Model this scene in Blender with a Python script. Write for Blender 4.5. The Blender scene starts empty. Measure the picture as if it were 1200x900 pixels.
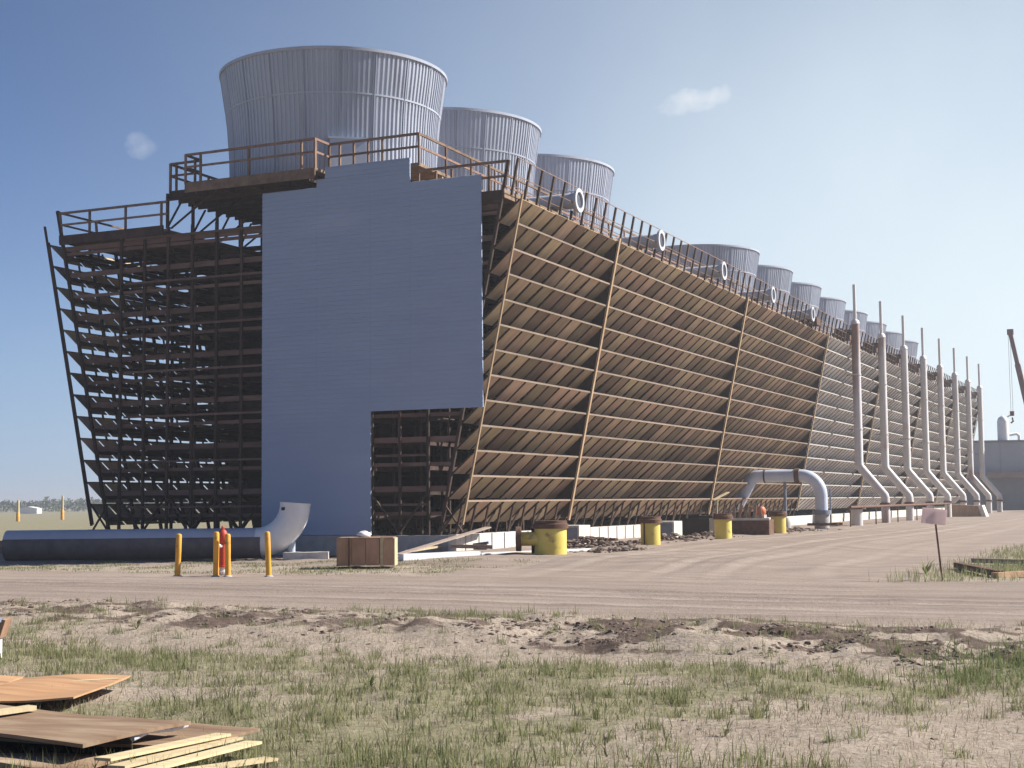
import bpy, bmesh, math, random
import numpy as np
from mathutils import Vector, Matrix, Quaternion

random.seed(7)
rng = np.random.default_rng(7)
scene = bpy.context.scene
COL = scene.collection

# ------------------------------------------------------------------ camera
F_PX, YAW, PIT, ROL = 1745.6, 0.4223, 0.0789, -0.0105
CAM = Vector((34.67, -52.196, 2.108))
FW = Vector((-math.sin(YAW) * math.cos(PIT), math.cos(YAW) * math.cos(PIT), math.sin(PIT)))
_r = Vector((math.cos(YAW), math.sin(YAW), 0))
_u = _r.cross(FW)
RT = math.cos(ROL) * _r + math.sin(ROL) * _u
UP = -math.sin(ROL) * _r + math.cos(ROL) * _u
cd = bpy.data.cameras.new('camera')
cam = bpy.data.objects.new('camera', cd)
COL.objects.link(cam)
cd.sensor_fit = 'HORIZONTAL'
cd.sensor_width = 36
cd.lens = F_PX / 1200 * 36
cd.clip_end = 9000
cam.matrix_world = Matrix(((RT.x, UP.x, -FW.x, CAM.x), (RT.y, UP.y, -FW.y, CAM.y), (RT.z, UP.z, -FW.z, CAM.z), (0, 0, 0, 1)))
scene.camera = cam

# ------------------------------------------------------------------ world, sun, exposure
SUN_AZ, SUN_EL = math.radians(56), math.radians(38)     # azimuth from +Y towards +X
SDIR = Vector((math.sin(SUN_AZ) * math.cos(SUN_EL), math.cos(SUN_AZ) * math.cos(SUN_EL), math.sin(SUN_EL)))
w = bpy.data.worlds.new('World')
scene.world = w
w.use_nodes = True
nt = w.node_tree
nt.nodes.clear()
sky = nt.nodes.new('ShaderNodeTexSky')
sky.sky_type = 'NISHITA'
sky.sun_disc = False
sky.sun_elevation = SUN_EL
sky.sun_rotation = SUN_AZ
sky.altitude = 300
sky.air_density = 0.62
sky.dust_density = .05
sky.ozone_density = 8.0
bg = nt.nodes.new('ShaderNodeBackground')
bg.inputs['Strength'].default_value = 0.054
out = nt.nodes.new('ShaderNodeOutputWorld')
tc = nt.nodes.new('ShaderNodeTexCoord')


def wmath(op, a, b=None):
    n = nt.nodes.new('ShaderNodeMath')
    n.operation = op
    for i, v in enumerate((a, b)):
        if v is None:
            continue
        if isinstance(v, (int, float)):
            n.inputs[i].default_value = v
        else:
            nt.links.new(v, n.inputs[i])
    return n.outputs[0]


def wdot(vec):
    n = nt.nodes.new('ShaderNodeVectorMath')
    n.operation = 'DOT_PRODUCT'
    nt.links.new(tc.outputs['Generated'], n.inputs[0])
    n.inputs[1].default_value = vec
    return n.outputs['Value']


def pix_dir(px, py):
    return (FW + RT * (px - 600) / F_PX + UP * (450 - py) / F_PX).normalized()


wn = nt.nodes.new('ShaderNodeTexNoise')
wn.inputs['Scale'].default_value = 75
wn.inputs['Detail'].default_value = 5
nt.links.new(tc.outputs['Generated'], wn.inputs['Vector'])
cloud = None
for px, py, su, sv, rot, amp in ((818, 117, .030, .0095, .16, .6), (166, 170, .013, .010, .2, .3)):
    d = pix_dir(px, py)
    hx = Vector((0, 0, 1)).cross(d).normalized() * -1
    hy = d.cross(hx).normalized() * -1
    ax = (hx * math.cos(rot) + hy * math.sin(rot)).normalized()
    ay = (-hx * math.sin(rot) + hy * math.cos(rot)).normalized()
    a = wmath('DIVIDE', wdot(ax), su)
    b = wmath('DIVIDE', wdot(ay), sv)
    rr = wmath('ADD', wmath('MULTIPLY', a, a), wmath('MULTIPLY', b, b))
    front = wmath('GREATER_THAN', wdot(d), 0.5)
    m = wmath('MULTIPLY', wmath('SUBTRACT', 1.9, wmath('ADD', rr, wmath('MULTIPLY', wn.outputs['Fac'], 2.2))), .75)
    m = wmath('MULTIPLY', wmath('MINIMUM', wmath('MAXIMUM', m, 0.0), 1.0), amp)
    m = wmath('MULTIPLY', m, front)
    cloud = m if cloud is None else wmath('MAXIMUM', cloud, m)
# thin high veil of cloud over the sunward half of the sky
dv = pix_dir(1130, 400)
hx = Vector((0, 0, 1)).cross(dv).normalized() * -1
va = wmath('DIVIDE', wdot(hx), .37)
vb = wmath('DIVIDE', wdot(Vector((0, 0, 1))), .42)
vr = wmath('ADD', wmath('MULTIPLY', va, va), wmath('MULTIPLY', vb, vb))
veil = wmath('POWER', 2.718, wmath('MULTIPLY', vr, -1.0))
wn2 = nt.nodes.new('ShaderNodeTexNoise')
wn2.inputs['Scale'].default_value = 5
wn2.inputs['Detail'].default_value = 6
nt.links.new(tc.outputs['Generated'], wn2.inputs['Vector'])
veil = wmath('MULTIPLY', veil, wmath('ADD', .78, wmath('MULTIPLY', wn2.outputs['Fac'], .42)))
veil = wmath('MULTIPLY', wmath('MINIMUM', veil, .93), wmath('GREATER_THAN', wdot(dv), 0.0))
vmix = nt.nodes.new('ShaderNodeMix')
vmix.data_type = 'RGBA'
nt.links.new(veil, vmix.inputs[0])
# pale blue haze low over the whole horizon
hb = wmath('DIVIDE', wdot(Vector((0, 0, 1))), .13)
hb = wmath('MULTIPLY', wmath('POWER', 2.718, wmath('MULTIPLY', wmath('MULTIPLY', hb, hb), -1.0)), .8)
hmix = nt.nodes.new('ShaderNodeMix')
hmix.data_type = 'RGBA'
nt.links.new(hb, hmix.inputs[0])
nt.links.new(sky.outputs[0], hmix.inputs[6])
hmix.inputs[7].default_value = (3.1, 4.2, 5.8, 1)
nt.links.new(hmix.outputs[2], vmix.inputs[6])
vmix.inputs[7].default_value = (7.6, 8.6, 9.0, 1)
mix = nt.nodes.new('ShaderNodeMix')
mix.data_type = 'RGBA'
nt.links.new(cloud, mix.inputs[0])
nt.links.new(vmix.outputs[2], mix.inputs[6])
mix.inputs[7].default_value = (9.6, 9.5, 9.4, 1)
nt.links.new(mix.outputs[2], bg.inputs['Color'])
nt.links.new(bg.outputs[0], out.inputs['Surface'])

sl = bpy.data.lights.new('sun', 'SUN')
sl.energy = 4.8
sl.angle = math.radians(.53)
sl.color = (1, .95, .87)
sun = bpy.data.objects.new('sun', sl)
sun.rotation_euler = SDIR.to_track_quat('Z', 'Y').to_euler()
sun.location = (40, 40, 80)
COL.objects.link(sun)
scene.view_settings.view_transform = 'Standard'
scene.view_settings.look = 'None'
scene.view_settings.gamma = 1
scene.view_settings.exposure = 1.06
scene.view_settings.use_curve_mapping = False


# ------------------------------------------------------------------ helpers
def at(px, py, z=0.0):
    """point of the place at height z that the photograph shows at a pixel"""
    d = FW + RT * (px - 600) / F_PX + UP * (450 - py) / F_PX
    return CAM + d * ((z - CAM.z) / d.z)


class MB:
    def __init__(self):
        self.v, self.f, self.s = [], [], []

    def add(self, verts, faces, smooth=False):
        o = len(self.v)
        self.v.extend([tuple(p) for p in verts])
        self.f.extend([tuple(i + o for i in f) for f in faces])
        self.s.extend([smooth] * len(faces))
        return self

    def box(self, c, s, rz=0.0, rx=0.0, ry=0.0):
        M = Matrix.Rotation(rz, 3, 'Z') @ Matrix.Rotation(ry, 3, 'Y') @ Matrix.Rotation(rx, 3, 'X')
        c = Vector(c)
        P = [c + M @ Vector((x * s[0] / 2, y * s[1] / 2, z * s[2] / 2)) for z in (-1, 1) for y in (-1, 1) for x in (-1, 1)]
        return self.add(P, [(0, 2, 3, 1), (4, 5, 7, 6), (0, 1, 5, 4), (2, 6, 7, 3), (0, 4, 6, 2), (1, 3, 7, 5)])

    def bar(self, a, b, wdt, hgt, up=(0, 0, 1)):
        """rectangular bar from a to b; hgt is measured along up"""
        a, b = Vector(a), Vector(b)
        d = (b - a).normalized()
        up = Vector(up)
        s = d.cross(up)
        if s.length < 1e-4:
            s = d.cross(Vector((0, 1, 0)))
        s.normalize()
        t = s.cross(d).normalized()
        P = [q + s * (i * wdt / 2) + t * (j * hgt / 2) for q in (a, b) for j in (-1, 1) for i in (-1, 1)]
        return self.add(P, [(0, 1, 3, 2), (4, 6, 7, 5), (0, 4, 5, 1), (2, 3, 7, 6), (0, 2, 6, 4), (1, 5, 7, 3)])

    def prism(self, pts, off):
        """polygon pts extruded by vector off"""
        off = Vector(off)
        n = len(pts)
        A = [Vector(p) for p in pts]
        B = [p + off for p in A]
        fs = [tuple(range(n))[::-1], tuple(range(n, 2 * n))]
        fs += [(i, (i + 1) % n, n + (i + 1) % n, n + i) for i in range(n)]
        return self.add(A + B, fs)

    def tube(self, path, rad, seg=20, caps=True, smooth=True):
        path = [Vector(p) for p in path]
        n = len(path)
        rads = rad if isinstance(rad, (list, tuple)) else [rad] * n
        T = [(path[min(i + 1, n - 1)] - path[max(i - 1, 0)]) for i in range(n)]
        D = [(path[i + 1] - path[i]).normalized() for i in range(n - 1)]
        d = D[0]
        ref = Vector((0, 0, 1)) if abs(d.z) < .9 else Vector((1, 0, 0))
        s = d.cross(ref).normalized()
        rings = []
        ring = None
        for i in range(n):
            if i == 0:
                nrm = D[0]
                t = s.cross(D[0])
                ring = [s * math.cos(k * math.tau / seg) + t * math.sin(k * math.tau / seg) for k in range(seg)]
                cur = ring
                rings.append([path[0] + c * rads[0] for c in cur])
            elif i == n - 1:
                rings.append([path[i] + c * rads[i] for c in cur])
            else:
                nrm = (D[i - 1] + D[i]).normalized()
                den = D[i - 1].dot(nrm)
                pts = []
                for c in cur:
                    k = c.dot(nrm) / den
                    pts.append(path[i] + (c - D[i - 1] * k) * rads[i])
                rings.append(pts)
                q = D[i - 1].rotation_difference(D[i])
                cur = [q @ c for c in cur]
        V = [p for r_ in rings for p in r_]
        Fc = [(i * seg + k, i * seg + (k + 1) % seg, (i + 1) * seg + (k + 1) % seg, (i + 1) * seg + k) for i in range(n - 1) for k in range(seg)]
        self.add(V, Fc, smooth)
        if caps:
            self.add(rings[0], [tuple(range(seg))[::-1]])
            self.add(rings[-1], [tuple(range(seg))])
        return self

    def lathe(self, prof, c=(0, 0, 0), seg=24, smooth=True, cap=True):
        c = Vector(c)
        V = []
        for r_, z in prof:
            V += [c + Vector((r_ * math.cos(k * math.tau / seg), r_ * math.sin(k * math.tau / seg), z)) for k in range(seg)]
        n = len(prof)
        Fc = [(i * seg + k, i * seg + (k + 1) % seg, (i + 1) * seg + (k + 1) % seg, (i + 1) * seg + k) for i in range(n - 1) for k in range(seg)]
        self.add(V, Fc, smooth)
        if cap:
            self.add(V[:seg], [tuple(range(seg))[::-1]])
            self.add(V[-seg:], [tuple(range(seg))])
        return self

    def mesh(self, name, mat):
        me = bpy.data.meshes.new(name)
        me.from_pydata(self.v, [], self.f)
        me.polygons.foreach_set('use_smooth', self.s)
        me.materials.append(mat)
        me.update()
        return me

    def build(self, name, mat, parent=None, sharp=True):
        me = self.mesh(name, mat)
        if sharp and any(self.s):
            me.set_sharp_from_angle(angle=math.radians(40))
        return link(name, me, parent)


def link(name, me, parent=None, loc=None, rot=None):
    o = bpy.data.objects.new(name, me)
    COL.objects.link(o)
    if parent is not None:
        o.parent = parent
    if loc is not None:
        o.location = loc
    if rot is not None:
        o.rotation_euler = rot
    return o


def tag(o, label, cat, group=None):
    o['label'] = label
    o['category'] = cat
    if group:
        o['group'] = group
    return o


def thing(name, label, cat, loc=(0, 0, 0), group=None):
    o = bpy.data.objects.new(name, None)
    COL.objects.link(o)
    o.location = loc
    o.empty_display_size = .3
    return tag(o, label, cat, group)


def copy_tree(o, parent=None):
    c = o.copy()
    COL.objects.link(c)
    c.parent = parent
    for ch in o.children:
        copy_tree(ch, c)
    return c


# ------------------------------------------------------------------ materials
def lin(r, g, b):
    return tuple(((c / 255) / 12.92 if c / 255 <= .04045 else ((c / 255 + .055) / 1.055) ** 2.4) for c in (r, g, b)) + (1,)


def mk(name, cols, scale=4.0, rough=.8, bump=.15, stretch=(1, 1, 1), per=0.0, metal=0.0, detail=5, wear=None, bscale=None, coords='Object', spec=.3):
    """cols: list of (position, linear rgb) over a noise; per: brightness spread from piece to piece"""
    m = bpy.data.materials.new(name)
    m.use_nodes = True
    n, l = m.node_tree.nodes, m.node_tree.links
    b = n['Principled BSDF']
    b.inputs['Roughness'].default_value = rough
    b.inputs['Metallic'].default_value = metal
    b.inputs['Specular IOR Level'].default_value = spec
    t = n.new('ShaderNodeTexCoord')
    mp = n.new('ShaderNodeMapping')
    mp.inputs['Scale'].default_value = stretch
    l.new(t.outputs[coords], mp.inputs['Vector'])
    oi = n.new('ShaderNodeObjectInfo')
    ge = n.new('ShaderNodeNewGeometry')
    sm = n.new('ShaderNodeMath')
    sm.operation = 'ADD'
    l.new(oi.outputs['Random'], sm.inputs[0])
    l.new(ge.outputs['Random Per Island'], sm.inputs[1])
    fr = n.new('ShaderNodeMath')
    fr.operation = 'FRACT'
    l.new(sm.outputs[0], fr.inputs[0])
    # move the pattern from piece to piece
    ofs = n.new('ShaderNodeVectorMath')
    ofs.operation = 'SCALE'
    ofs.inputs[0].default_value = (37, 53, 29)
    l.new(fr.outputs[0], ofs.inputs['Scale'])
    ad = n.new('ShaderNodeVectorMath')
    ad.operation = 'ADD'
    l.new(mp.outputs[0], ad.inputs[0])
    l.new(ofs.outputs[0], ad.inputs[1])
    no = n.new('ShaderNodeTexNoise')
    no.inputs['Scale'].default_value = scale
    no.inputs['Detail'].default_value = detail
    no.inputs['Roughness'].default_value = .6
    l.new((ad if per else mp).outputs[0], no.inputs['Vector'])
    cr = n.new('ShaderNodeValToRGB')
    e = cr.color_ramp.elements
    e[0].position, e[0].color = cols[0][0], tuple(cols[0][1]) + (1,)
    e[1].position, e[1].color = cols[-1][0], tuple(cols[-1][1]) + (1,)
    for p, c in cols[1:-1]:
        k = e.new(p)
        k.color = tuple(c) + (1,)
    l.new(no.outputs['Fac'], cr.inputs[0])
    col = cr.outputs[0]
    if per:
        mr = n.new('ShaderNodeMapRange')
        mr.inputs['To Min'].default_value = 1 - per
        mr.inputs['To Max'].default_value = 1 + per
        l.new(fr.outputs[0], mr.inputs[0])
        hs = n.new('ShaderNodeHueSaturation')
        l.new(mr.outputs[0], hs.inputs['Value'])
        hq = n.new('ShaderNodeMath')
        hq.operation = 'MULTIPLY'
        l.new(fr.outputs[0], hq.inputs[0])
        hq.inputs[1].default_value = 7.31
        hf = n.new('ShaderNodeMath')
        hf.operation = 'FRACT'
        l.new(hq.outputs[0], hf.inputs[0])
        hm_ = n.new('ShaderNodeMapRange')
        hm_.inputs['To Min'].default_value = .5 - per * .035
        hm_.inputs['To Max'].default_value = .5 + per * .035
        l.new(hf.outputs[0], hm_.inputs[0])
        l.new(hm_.outputs[0], hs.inputs['Hue'])
        l.new(col, hs.inputs['Color'])
        col = hs.outputs[0]
    if wear:
        w2 = n.new('ShaderNodeTexNoise')
        w2.inputs['Scale'].default_value = wear[1]
        w2.inputs['Detail'].default_value = 6
        l.new((ad if per else mp).outputs[0], w2.inputs['Vector'])
        r2 = n.new('ShaderNodeMapRange')
        r2.inputs['From Min'].default_value = wear[2]
        r2.inputs['From Max'].default_value = wear[2] + .12
        l.new(w2.outputs['Fac'], r2.inputs[0])
        mx = n.new('ShaderNodeMix')
        mx.data_type = 'RGBA'
        l.new(r2.outputs[0], mx.inputs[0])
        l.new(col, mx.inputs[6])
        mx.inputs[7].default_value = tuple(wear[0]) + (1,)
        col = mx.outputs[2]
    l.new(col, b.inputs['Base Color'])
    if bump:
        nb = n.new('ShaderNodeTexNoise')
        nb.inputs['Scale'].default_value = bscale or scale * 3
        nb.inputs['Detail'].default_value = 4
        l.new(mp.outputs[0], nb.inputs['Vector'])
        bp = n.new('ShaderNodeBump')
        bp.inputs['Strength'].default_value = bump
        bp.inputs['Distance'].default_value = .03
        l.new(nb.outputs['Fac'], bp.inputs['Height'])
        l.new(bp.outputs[0], b.inputs['Normal'])
    return m


M = {}
M['board'] = mk('weathered_board', [(.3, (.37, .26, .165)), (.7, (.51, .38, .25))], 1.2, .85, .2, (.8, 3.0, .8), per=.5, wear=((.48, .36, .23), .8, .66))
M['grey_board'] = mk('grey_cement_board', [(.3, (.62, .585, .55)), (.7, (.74, .705, .665))], 1.6, .85, .12, per=.16, wear=((.24, .19, .15), .9, .62))
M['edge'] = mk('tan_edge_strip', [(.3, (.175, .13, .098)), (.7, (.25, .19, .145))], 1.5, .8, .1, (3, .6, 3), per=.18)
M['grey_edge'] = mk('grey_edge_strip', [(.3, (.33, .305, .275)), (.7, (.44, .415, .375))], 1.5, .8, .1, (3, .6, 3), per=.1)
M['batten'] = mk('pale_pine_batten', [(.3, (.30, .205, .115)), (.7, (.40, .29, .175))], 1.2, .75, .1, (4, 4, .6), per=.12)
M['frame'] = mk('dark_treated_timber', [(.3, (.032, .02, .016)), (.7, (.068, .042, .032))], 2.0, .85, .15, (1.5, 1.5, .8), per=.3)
M['girt'] = mk('brown_girt_timber', [(.3, (.105, .062, .05)), (.7, (.17, .105, .082))], 1.5, .85, .15, (.6, 3, 3), per=.2)
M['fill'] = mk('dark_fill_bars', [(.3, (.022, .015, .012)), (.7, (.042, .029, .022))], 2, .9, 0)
M['clad'] = mk('blue_grey_cladding', [(.3, (.29, .345, .46)), (.7, (.32, .375, .49))], .9, .42, .04, (.35, 1, 1.6), detail=4, wear=((.345, .395, .505), .4, .60), spec=.45)
M['stack'] = mk('grey_fibreglass', [(.3, (.345, .375, .45)), (.7, (.43, .46, .535))], .8, .45, .04, (1, 1, .25), per=.1, wear=((.30, .315, .365), .9, .60), spec=.45)
M['hatch'] = mk('pale_blue_hatch', [(.3, (.36, .42, .52)), (.7, (.44, .50, .60))], 2, .5, .03)
M['dark_post'] = mk('dark_railing_post', [(.3, (.06, .038, .028)), (.7, (.115, .075, .055))], 2.5, .85, .1, per=.25)
M['rail'] = mk('railing_timber', [(.3, (.13, .078, .055)), (.7, (.25, .16, .112))], 2.5, .85, .1, per=.25)
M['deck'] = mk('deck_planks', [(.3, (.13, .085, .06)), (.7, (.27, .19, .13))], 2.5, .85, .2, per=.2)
M['conc'] = mk('pale_concrete', [(.3, (.46, .43, .385)), (.6, (.60, .565, .51)), (.8, (.66, .62, .57))], 2.4, .9, .25, wear=((.36, .31, .26), 1.3, .60))
M['conc_grey'] = mk('grey_concrete', [(.3, (.30, .29, .28)), (.7, (.42, .405, .39))], 3, .9, .25)
M['galv'] = mk('pale_painted_pipe', [(.3, (.53, .495, .465)), (.7, (.64, .605, .575))], 1.1, .45, .05, (1, 1, .4), per=.06, wear=((.30, .20, .16), .55, .60), spec=.4)
M['rusty_pipe'] = mk('pipe_with_rusty_primer', [(.3, (.46, .425, .43)), (.7, (.56, .525, .53))], 1.1, .5, .05, (1, 1, .25), wear=((.27, .155, .115), .42, .49), spec=.4)
M['bluepipe'] = mk('pale_blue_grey_pipe', [(.3, (.46, .51, .62)), (.7, (.58, .62, .71))], 1.2, .35, .04, per=.04, wear=((.40, .36, .36), .8, .63), spec=.5)
M['tarpipe'] = mk('coated_pipe', [(.3, (.36, .39, .46)), (.7, (.45, .48, .55))], .9, .4, .05, wear=((.28, .27, .29), .8, .62), spec=.45)
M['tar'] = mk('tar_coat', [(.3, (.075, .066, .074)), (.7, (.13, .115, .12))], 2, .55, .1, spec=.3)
M['flange'] = mk('pale_flange', [(.3, (.42, .43, .46)), (.7, (.52, .53, .56))], 3, .5, .05)
M['white'] = mk('white_paint', [(.3, (.68, .68, .68)), (.7, (.78, .78, .77))], 2, .5, .05)
M['yellow'] = mk('yellow_paint', [(.3, (.56, .43, .085)), (.7, (.68, .55, .15))], 1.5, .55, .06, per=.06, wear=((.30, .19, .09), 2.4, .61))
M['orange'] = mk('orange_yellow_paint', [(.3, (.62, .30, .035)), (.7, (.74, .40, .06))], 3, .55, .06, per=.1, wear=((.25, .11, .05), 4, .60))
M['rust'] = mk('rusty_steel', [(.3, (.075, .038, .026)), (.7, (.16, .085, .055))], 5, .85, .3, per=.15)
M['steel'] = mk('blue_grey_steel', [(.3, (.14, .155, .20)), (.7, (.22, .235, .29))], 3, .5, .05)
M['red'] = mk('red_paint', [(.3, (.42, .035, .022)), (.7, (.55, .07, .035))], 4, .5, .05, wear=((.35, .12, .05), 4, .63))
M['silver'] = mk('silver_paint', [(.3, (.55, .55, .56)), (.7, (.7, .7, .7))], 5, .4, .05, metal=.3)
M['crate'] = mk('brown_crate_board', [(.3, (.26, .15, .09)), (.7, (.40, .25, .155))], 3, .8, .15, (1, 1, .5), per=.2)
M['pine'] = mk('fresh_pine', [(.3, (.42, .33, .19)), (.7, (.56, .46, .29))], 2.5, .75, .12, (.5, 6, 2), per=.12)
M['ply_orange'] = mk('orange_plywood', [(.3, (.34, .185, .09)), (.7, (.46, .275, .15))], 1.4, .8, .12, (.5, 3, 1), per=.06, wear=((.27, .16, .095), 1.6, .57))
M['ply_dark'] = mk('weathered_plywood', [(.28, (.13, .075, .045)), (.5, (.24, .16, .10)), (.72, (.36, .28, .19))], 1.6, .85, .12, (.5, 2.5, 1), per=.12)
M['tarp'] = mk('tarp', [(.3, (.50, .53, .60)), (.7, (.68, .70, .74))], 6, .5, .2)
M['wood_grey'] = mk('grey_driftwood', [(.3, (.20, .15, .125)), (.7, (.36, .29, .245))], 3, .85, .2, (.5, 4, 4), per=.15)
M['black'] = mk('black_rubber', [(.3, (.02, .018, .02)), (.7, (.045, .04, .04))], 4, .8, .1)
M['sign'] = mk('pale_pink_sign', [(.3, (.78, .66, .65)), (.7, (.84, .73, .71))], 4, .6, .05)
M['crane'] = mk('crane_paint', [(.3, (.10, .035, .03)), (.7, (.16, .06, .05))], 2, .6, .05)
M['bld'] = mk('grey_building_sheet', [(.3, (.25, .265, .30)), (.7, (.31, .325, .36))], .25, .7, .03)
M['bld_dark'] = mk('dark_building_sheet', [(.3, (.10, .10, .125)), (.7, (.15, .15, .175))], .3, .7, .03)
M['bld_brown'] = mk('brown_canopy', [(.3, (.17, .10, .075)), (.7, (.24, .15, .11))], .5, .7, .03)
M['clod'] = mk('dark_soil', [(.3, (.10, .072, .058)), (.55, (.165, .122, .098)), (.75, (.24, .185, .15))], 3, .95, .3, per=.3)
M['orange_mach'] = mk('orange_red_paint', [(.3, (.60, .13, .05)), (.7, (.72, .2, .08))], 3, .5, .05)


# ------------------------------------------------------------------ noise for terrain (value noise)
def vnoise(x, y, seed=0):
    xi, yi = np.floor(x).astype(np.int64), np.floor(y).astype(np.int64)
    fx, fy = x - xi, y - yi
    fx, fy = fx * fx * (3 - 2 * fx), fy * fy * (3 - 2 * fy)

    def h(a, b):
        n = (a * 374761393 + b * 668265263 + seed * 1442695041) & 0x7fffffff
        n = ((n ^ (n >> 13)) * 1274126177) & 0x7fffffff
        return ((n ^ (n >> 16)) & 0xffff) / 65535.0
    return (h(xi, yi) * (1 - fx) + h(xi + 1, yi) * fx) * (1 - fy) + (h(xi, yi + 1) * (1 - fx) + h(xi + 1, yi + 1) * fx) * fy


def fbm(x, y, sc, seed=0, oct=4):
    s, a, t = 0, 1.0, 0
    for k in range(oct):
        s = s + a * vnoise(x / sc * 2 ** k, y / sc * 2 ** k, seed + k * 17)
        t += a
        a *= .5
    return s / t


def sst(a, b, x):
    t = np.clip((x - a) / (b - a), 0, 1)
    return t * t * (3 - 2 * t)


def roadness(x, y):
    wob = (fbm(x, y, 6, 3) - .5) * 2.4
    r1 = sst(-27.2, -25.6, y + wob * .7) * (1 - sst(-14.6, -13.0, y + wob * .6))
    r2 = sst(13.6, 15.2, x + wob * .4) * (1 - sst(27.0, 28.6, x + wob * .8 - np.clip((y + 14) * .02, 0, 4))) * sst(-20, -16, y)
    return np.clip(np.maximum(r1, r2), 0, 1)


def bermness(x, y):
    # disturbed bank between the road and the grass
    c = -29.6 - (x - 26) * .12
    d = np.abs(y - c)
    on = np.maximum(sst(22.5, 26.5, x) * (1 - sst(31.6, 33, x)), .8 * sst(6, 12, x))
    return on * (1 - sst(.9, 3.0, d))


def tracks(x, y):
    # wheel tracks: along the cross road, and swinging from it up beside the tower
    wob = (fbm(x, y * .2, 14, 101, 2) - .5) * 1.6
    t = 0
    e = 0
    along = 1 - sst(-15.2, -13.6, y)
    for yc, a in ((-25.0, .55), (-23.3, .6), (-21.1, .8), (-19.4, .7), (-17.5, .35)):
        d = y - yc - wob
        t = np.maximum(t, along * a * np.exp(-(d / .26) ** 2))
        e = np.maximum(e, along * a * np.exp(-((np.abs(d) - .42) / .14) ** 2))
    r = np.hypot(x - 34, np.minimum(y + 2, 0) * .55)
    wob2 = (fbm(x * .2, y, 14, 103, 2) - .5) * 1.6
    up = sst(-17, -5, y)
    for rc, a in ((19.4, .3), (17.6, .4), (14.3, .55), (12.5, .45), (9.8, .25)):
        d = r - rc - wob2
        t = np.maximum(t, up * a * np.exp(-(d / .28) ** 2) * (x < 34))
        e = np.maximum(e, up * a * np.exp(-((np.abs(d) - .45) / .15) ** 2) * (x < 34))
    return t, e


def ground_z(x, y):
    x, y = np.asarray(x, float), np.asarray(y, float)
    z = .22 * sst(5, 9.5, x) * sst(-9, -4, y) * (1 - sst(20, 26, x)) * (1 - sst(160, 180, y))
    rd = roadness(x, y)
    near = 1 - sst(60, 90, np.hypot(x - 20, y + 20))
    # wheel ruts along the two roads
    rut = np.sin(y * 2.6 + (fbm(x, y, 9, 11) - .5) * 6) * (.5 + fbm(x, y, 5, 12)) * .022
    rut2 = np.sin(x * 2.4 + (fbm(x, y, 9, 13) - .5) * 6) * .022
    pick = sst(-16, -12, y)
    z = z + near * rd * (rut * (1 - pick) + rut2 * pick + (fbm(x, y, .7, 21) - .5) * .03)
    tr, ed = tracks(x, y)
    z = z + near * rd * (ed * .035 * (.4 + fbm(x, y, .5, 107, 2)) - tr * .04)
    off = near * (1 - rd)
    z = z + off * ((fbm(x, y, 1.6, 5) - .5) * .16 + (fbm(x, y, .35, 6, 3) - .5) * .06)
    b = bermness(x, y)
    z = z + b * (.02 + .40 * np.clip(fbm(x, y, 1.25, 31, 5) - .42, 0, 1) + (fbm(x, y, .36, 33, 3) - .5) * .20)
    # shallow swale in the grass below the bank, ground falling a little beneath the camera
    z = z - .10 * np.exp(-((y + 33.0) / 1.8) ** 2) * sst(12, 18, x) * near
    far = sst(150, 600, np.hypot(x, y))
    z = z + far * (fbm(x, y, 260, 41, 3) - .5) * 1.2
    return z


def gz(x, y):
    return float(ground_z(x, y))


# ------------------------------------------------------------------ ground
def graded(lo, hi, step, far, n):
    core = np.arange(lo, hi + step, step)
    k = np.linspace(0, 1, n + 1)[1:]
    g = (np.expm1(k * 6) / np.expm1(6))
    return np.concatenate([(lo - far * g)[::-1], core, core[-1] + far * g])


gx = graded(-4, 41, .125, 4200, 46)
gy = graded(-46, -8, .125, 4200, 56)
X, Y = np.meshgrid(gx, gy)
Z = ground_z(X, Y)
nx, ny = len(gx), len(gy)
me = bpy.data.meshes.new('ground')
me.vertices.add(nx * ny)
me.vertices.foreach_set('co', np.stack([X, Y, Z], -1).ravel())
idx = np.arange(nx * ny).reshape(ny, nx)
q = np.stack([idx[:-1, :-1], idx[:-1, 1:], idx[1:, 1:], idx[1:, :-1]], -1).reshape(-1)
me.loops.add(len(q))
me.loops.foreach_set('vertex_index', q.astype(np.int32))
me.polygons.add(len(q) // 4)
me.polygons.foreach_set('loop_start', np.arange(0, len(q), 4, dtype=np.int32))
me.polygons.foreach_set('use_smooth', np.ones(len(q) // 4, dtype=bool))


def greenness(x, y):
    g = sst(.46, .66, fbm(x, y, 3.2, 51, 4))
    g = np.maximum(g * .68, sst(-41.2, -43, y + (fbm(x, y, 1.5, 55) - .5) * 2) * .9)
    g = np.maximum(g, .95 * np.exp(-(((x - 32.6) / 1.1) ** 2 + ((y + 32.3) / 1.9) ** 2)))
    g = np.maximum(g, .9 * np.exp(-(((x - 20.5) / 5) ** 2 + ((y + 35.2) / 1.9) ** 2)))
    g = np.maximum(g, .85 * np.exp(-(((x - 30.2) / 1.6) ** 2 + ((y + 6) / 5) ** 2)))
    g = np.maximum(g, .5 * np.exp(-(((y + 36.5 + (x - 26) * .1) / 2.2) ** 2)) * sst(.40, .6, fbm(x, y, 1.7, 57)))
    bare = np.exp(-(((x - 31.1) / 1.4) ** 2 + ((y + 39.6) / 1.9) ** 2))
    g = g * (1 - .9 * bare)
    return np.clip(g * (1 - .75 * bermness(x, y)), 0, 1)


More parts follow.
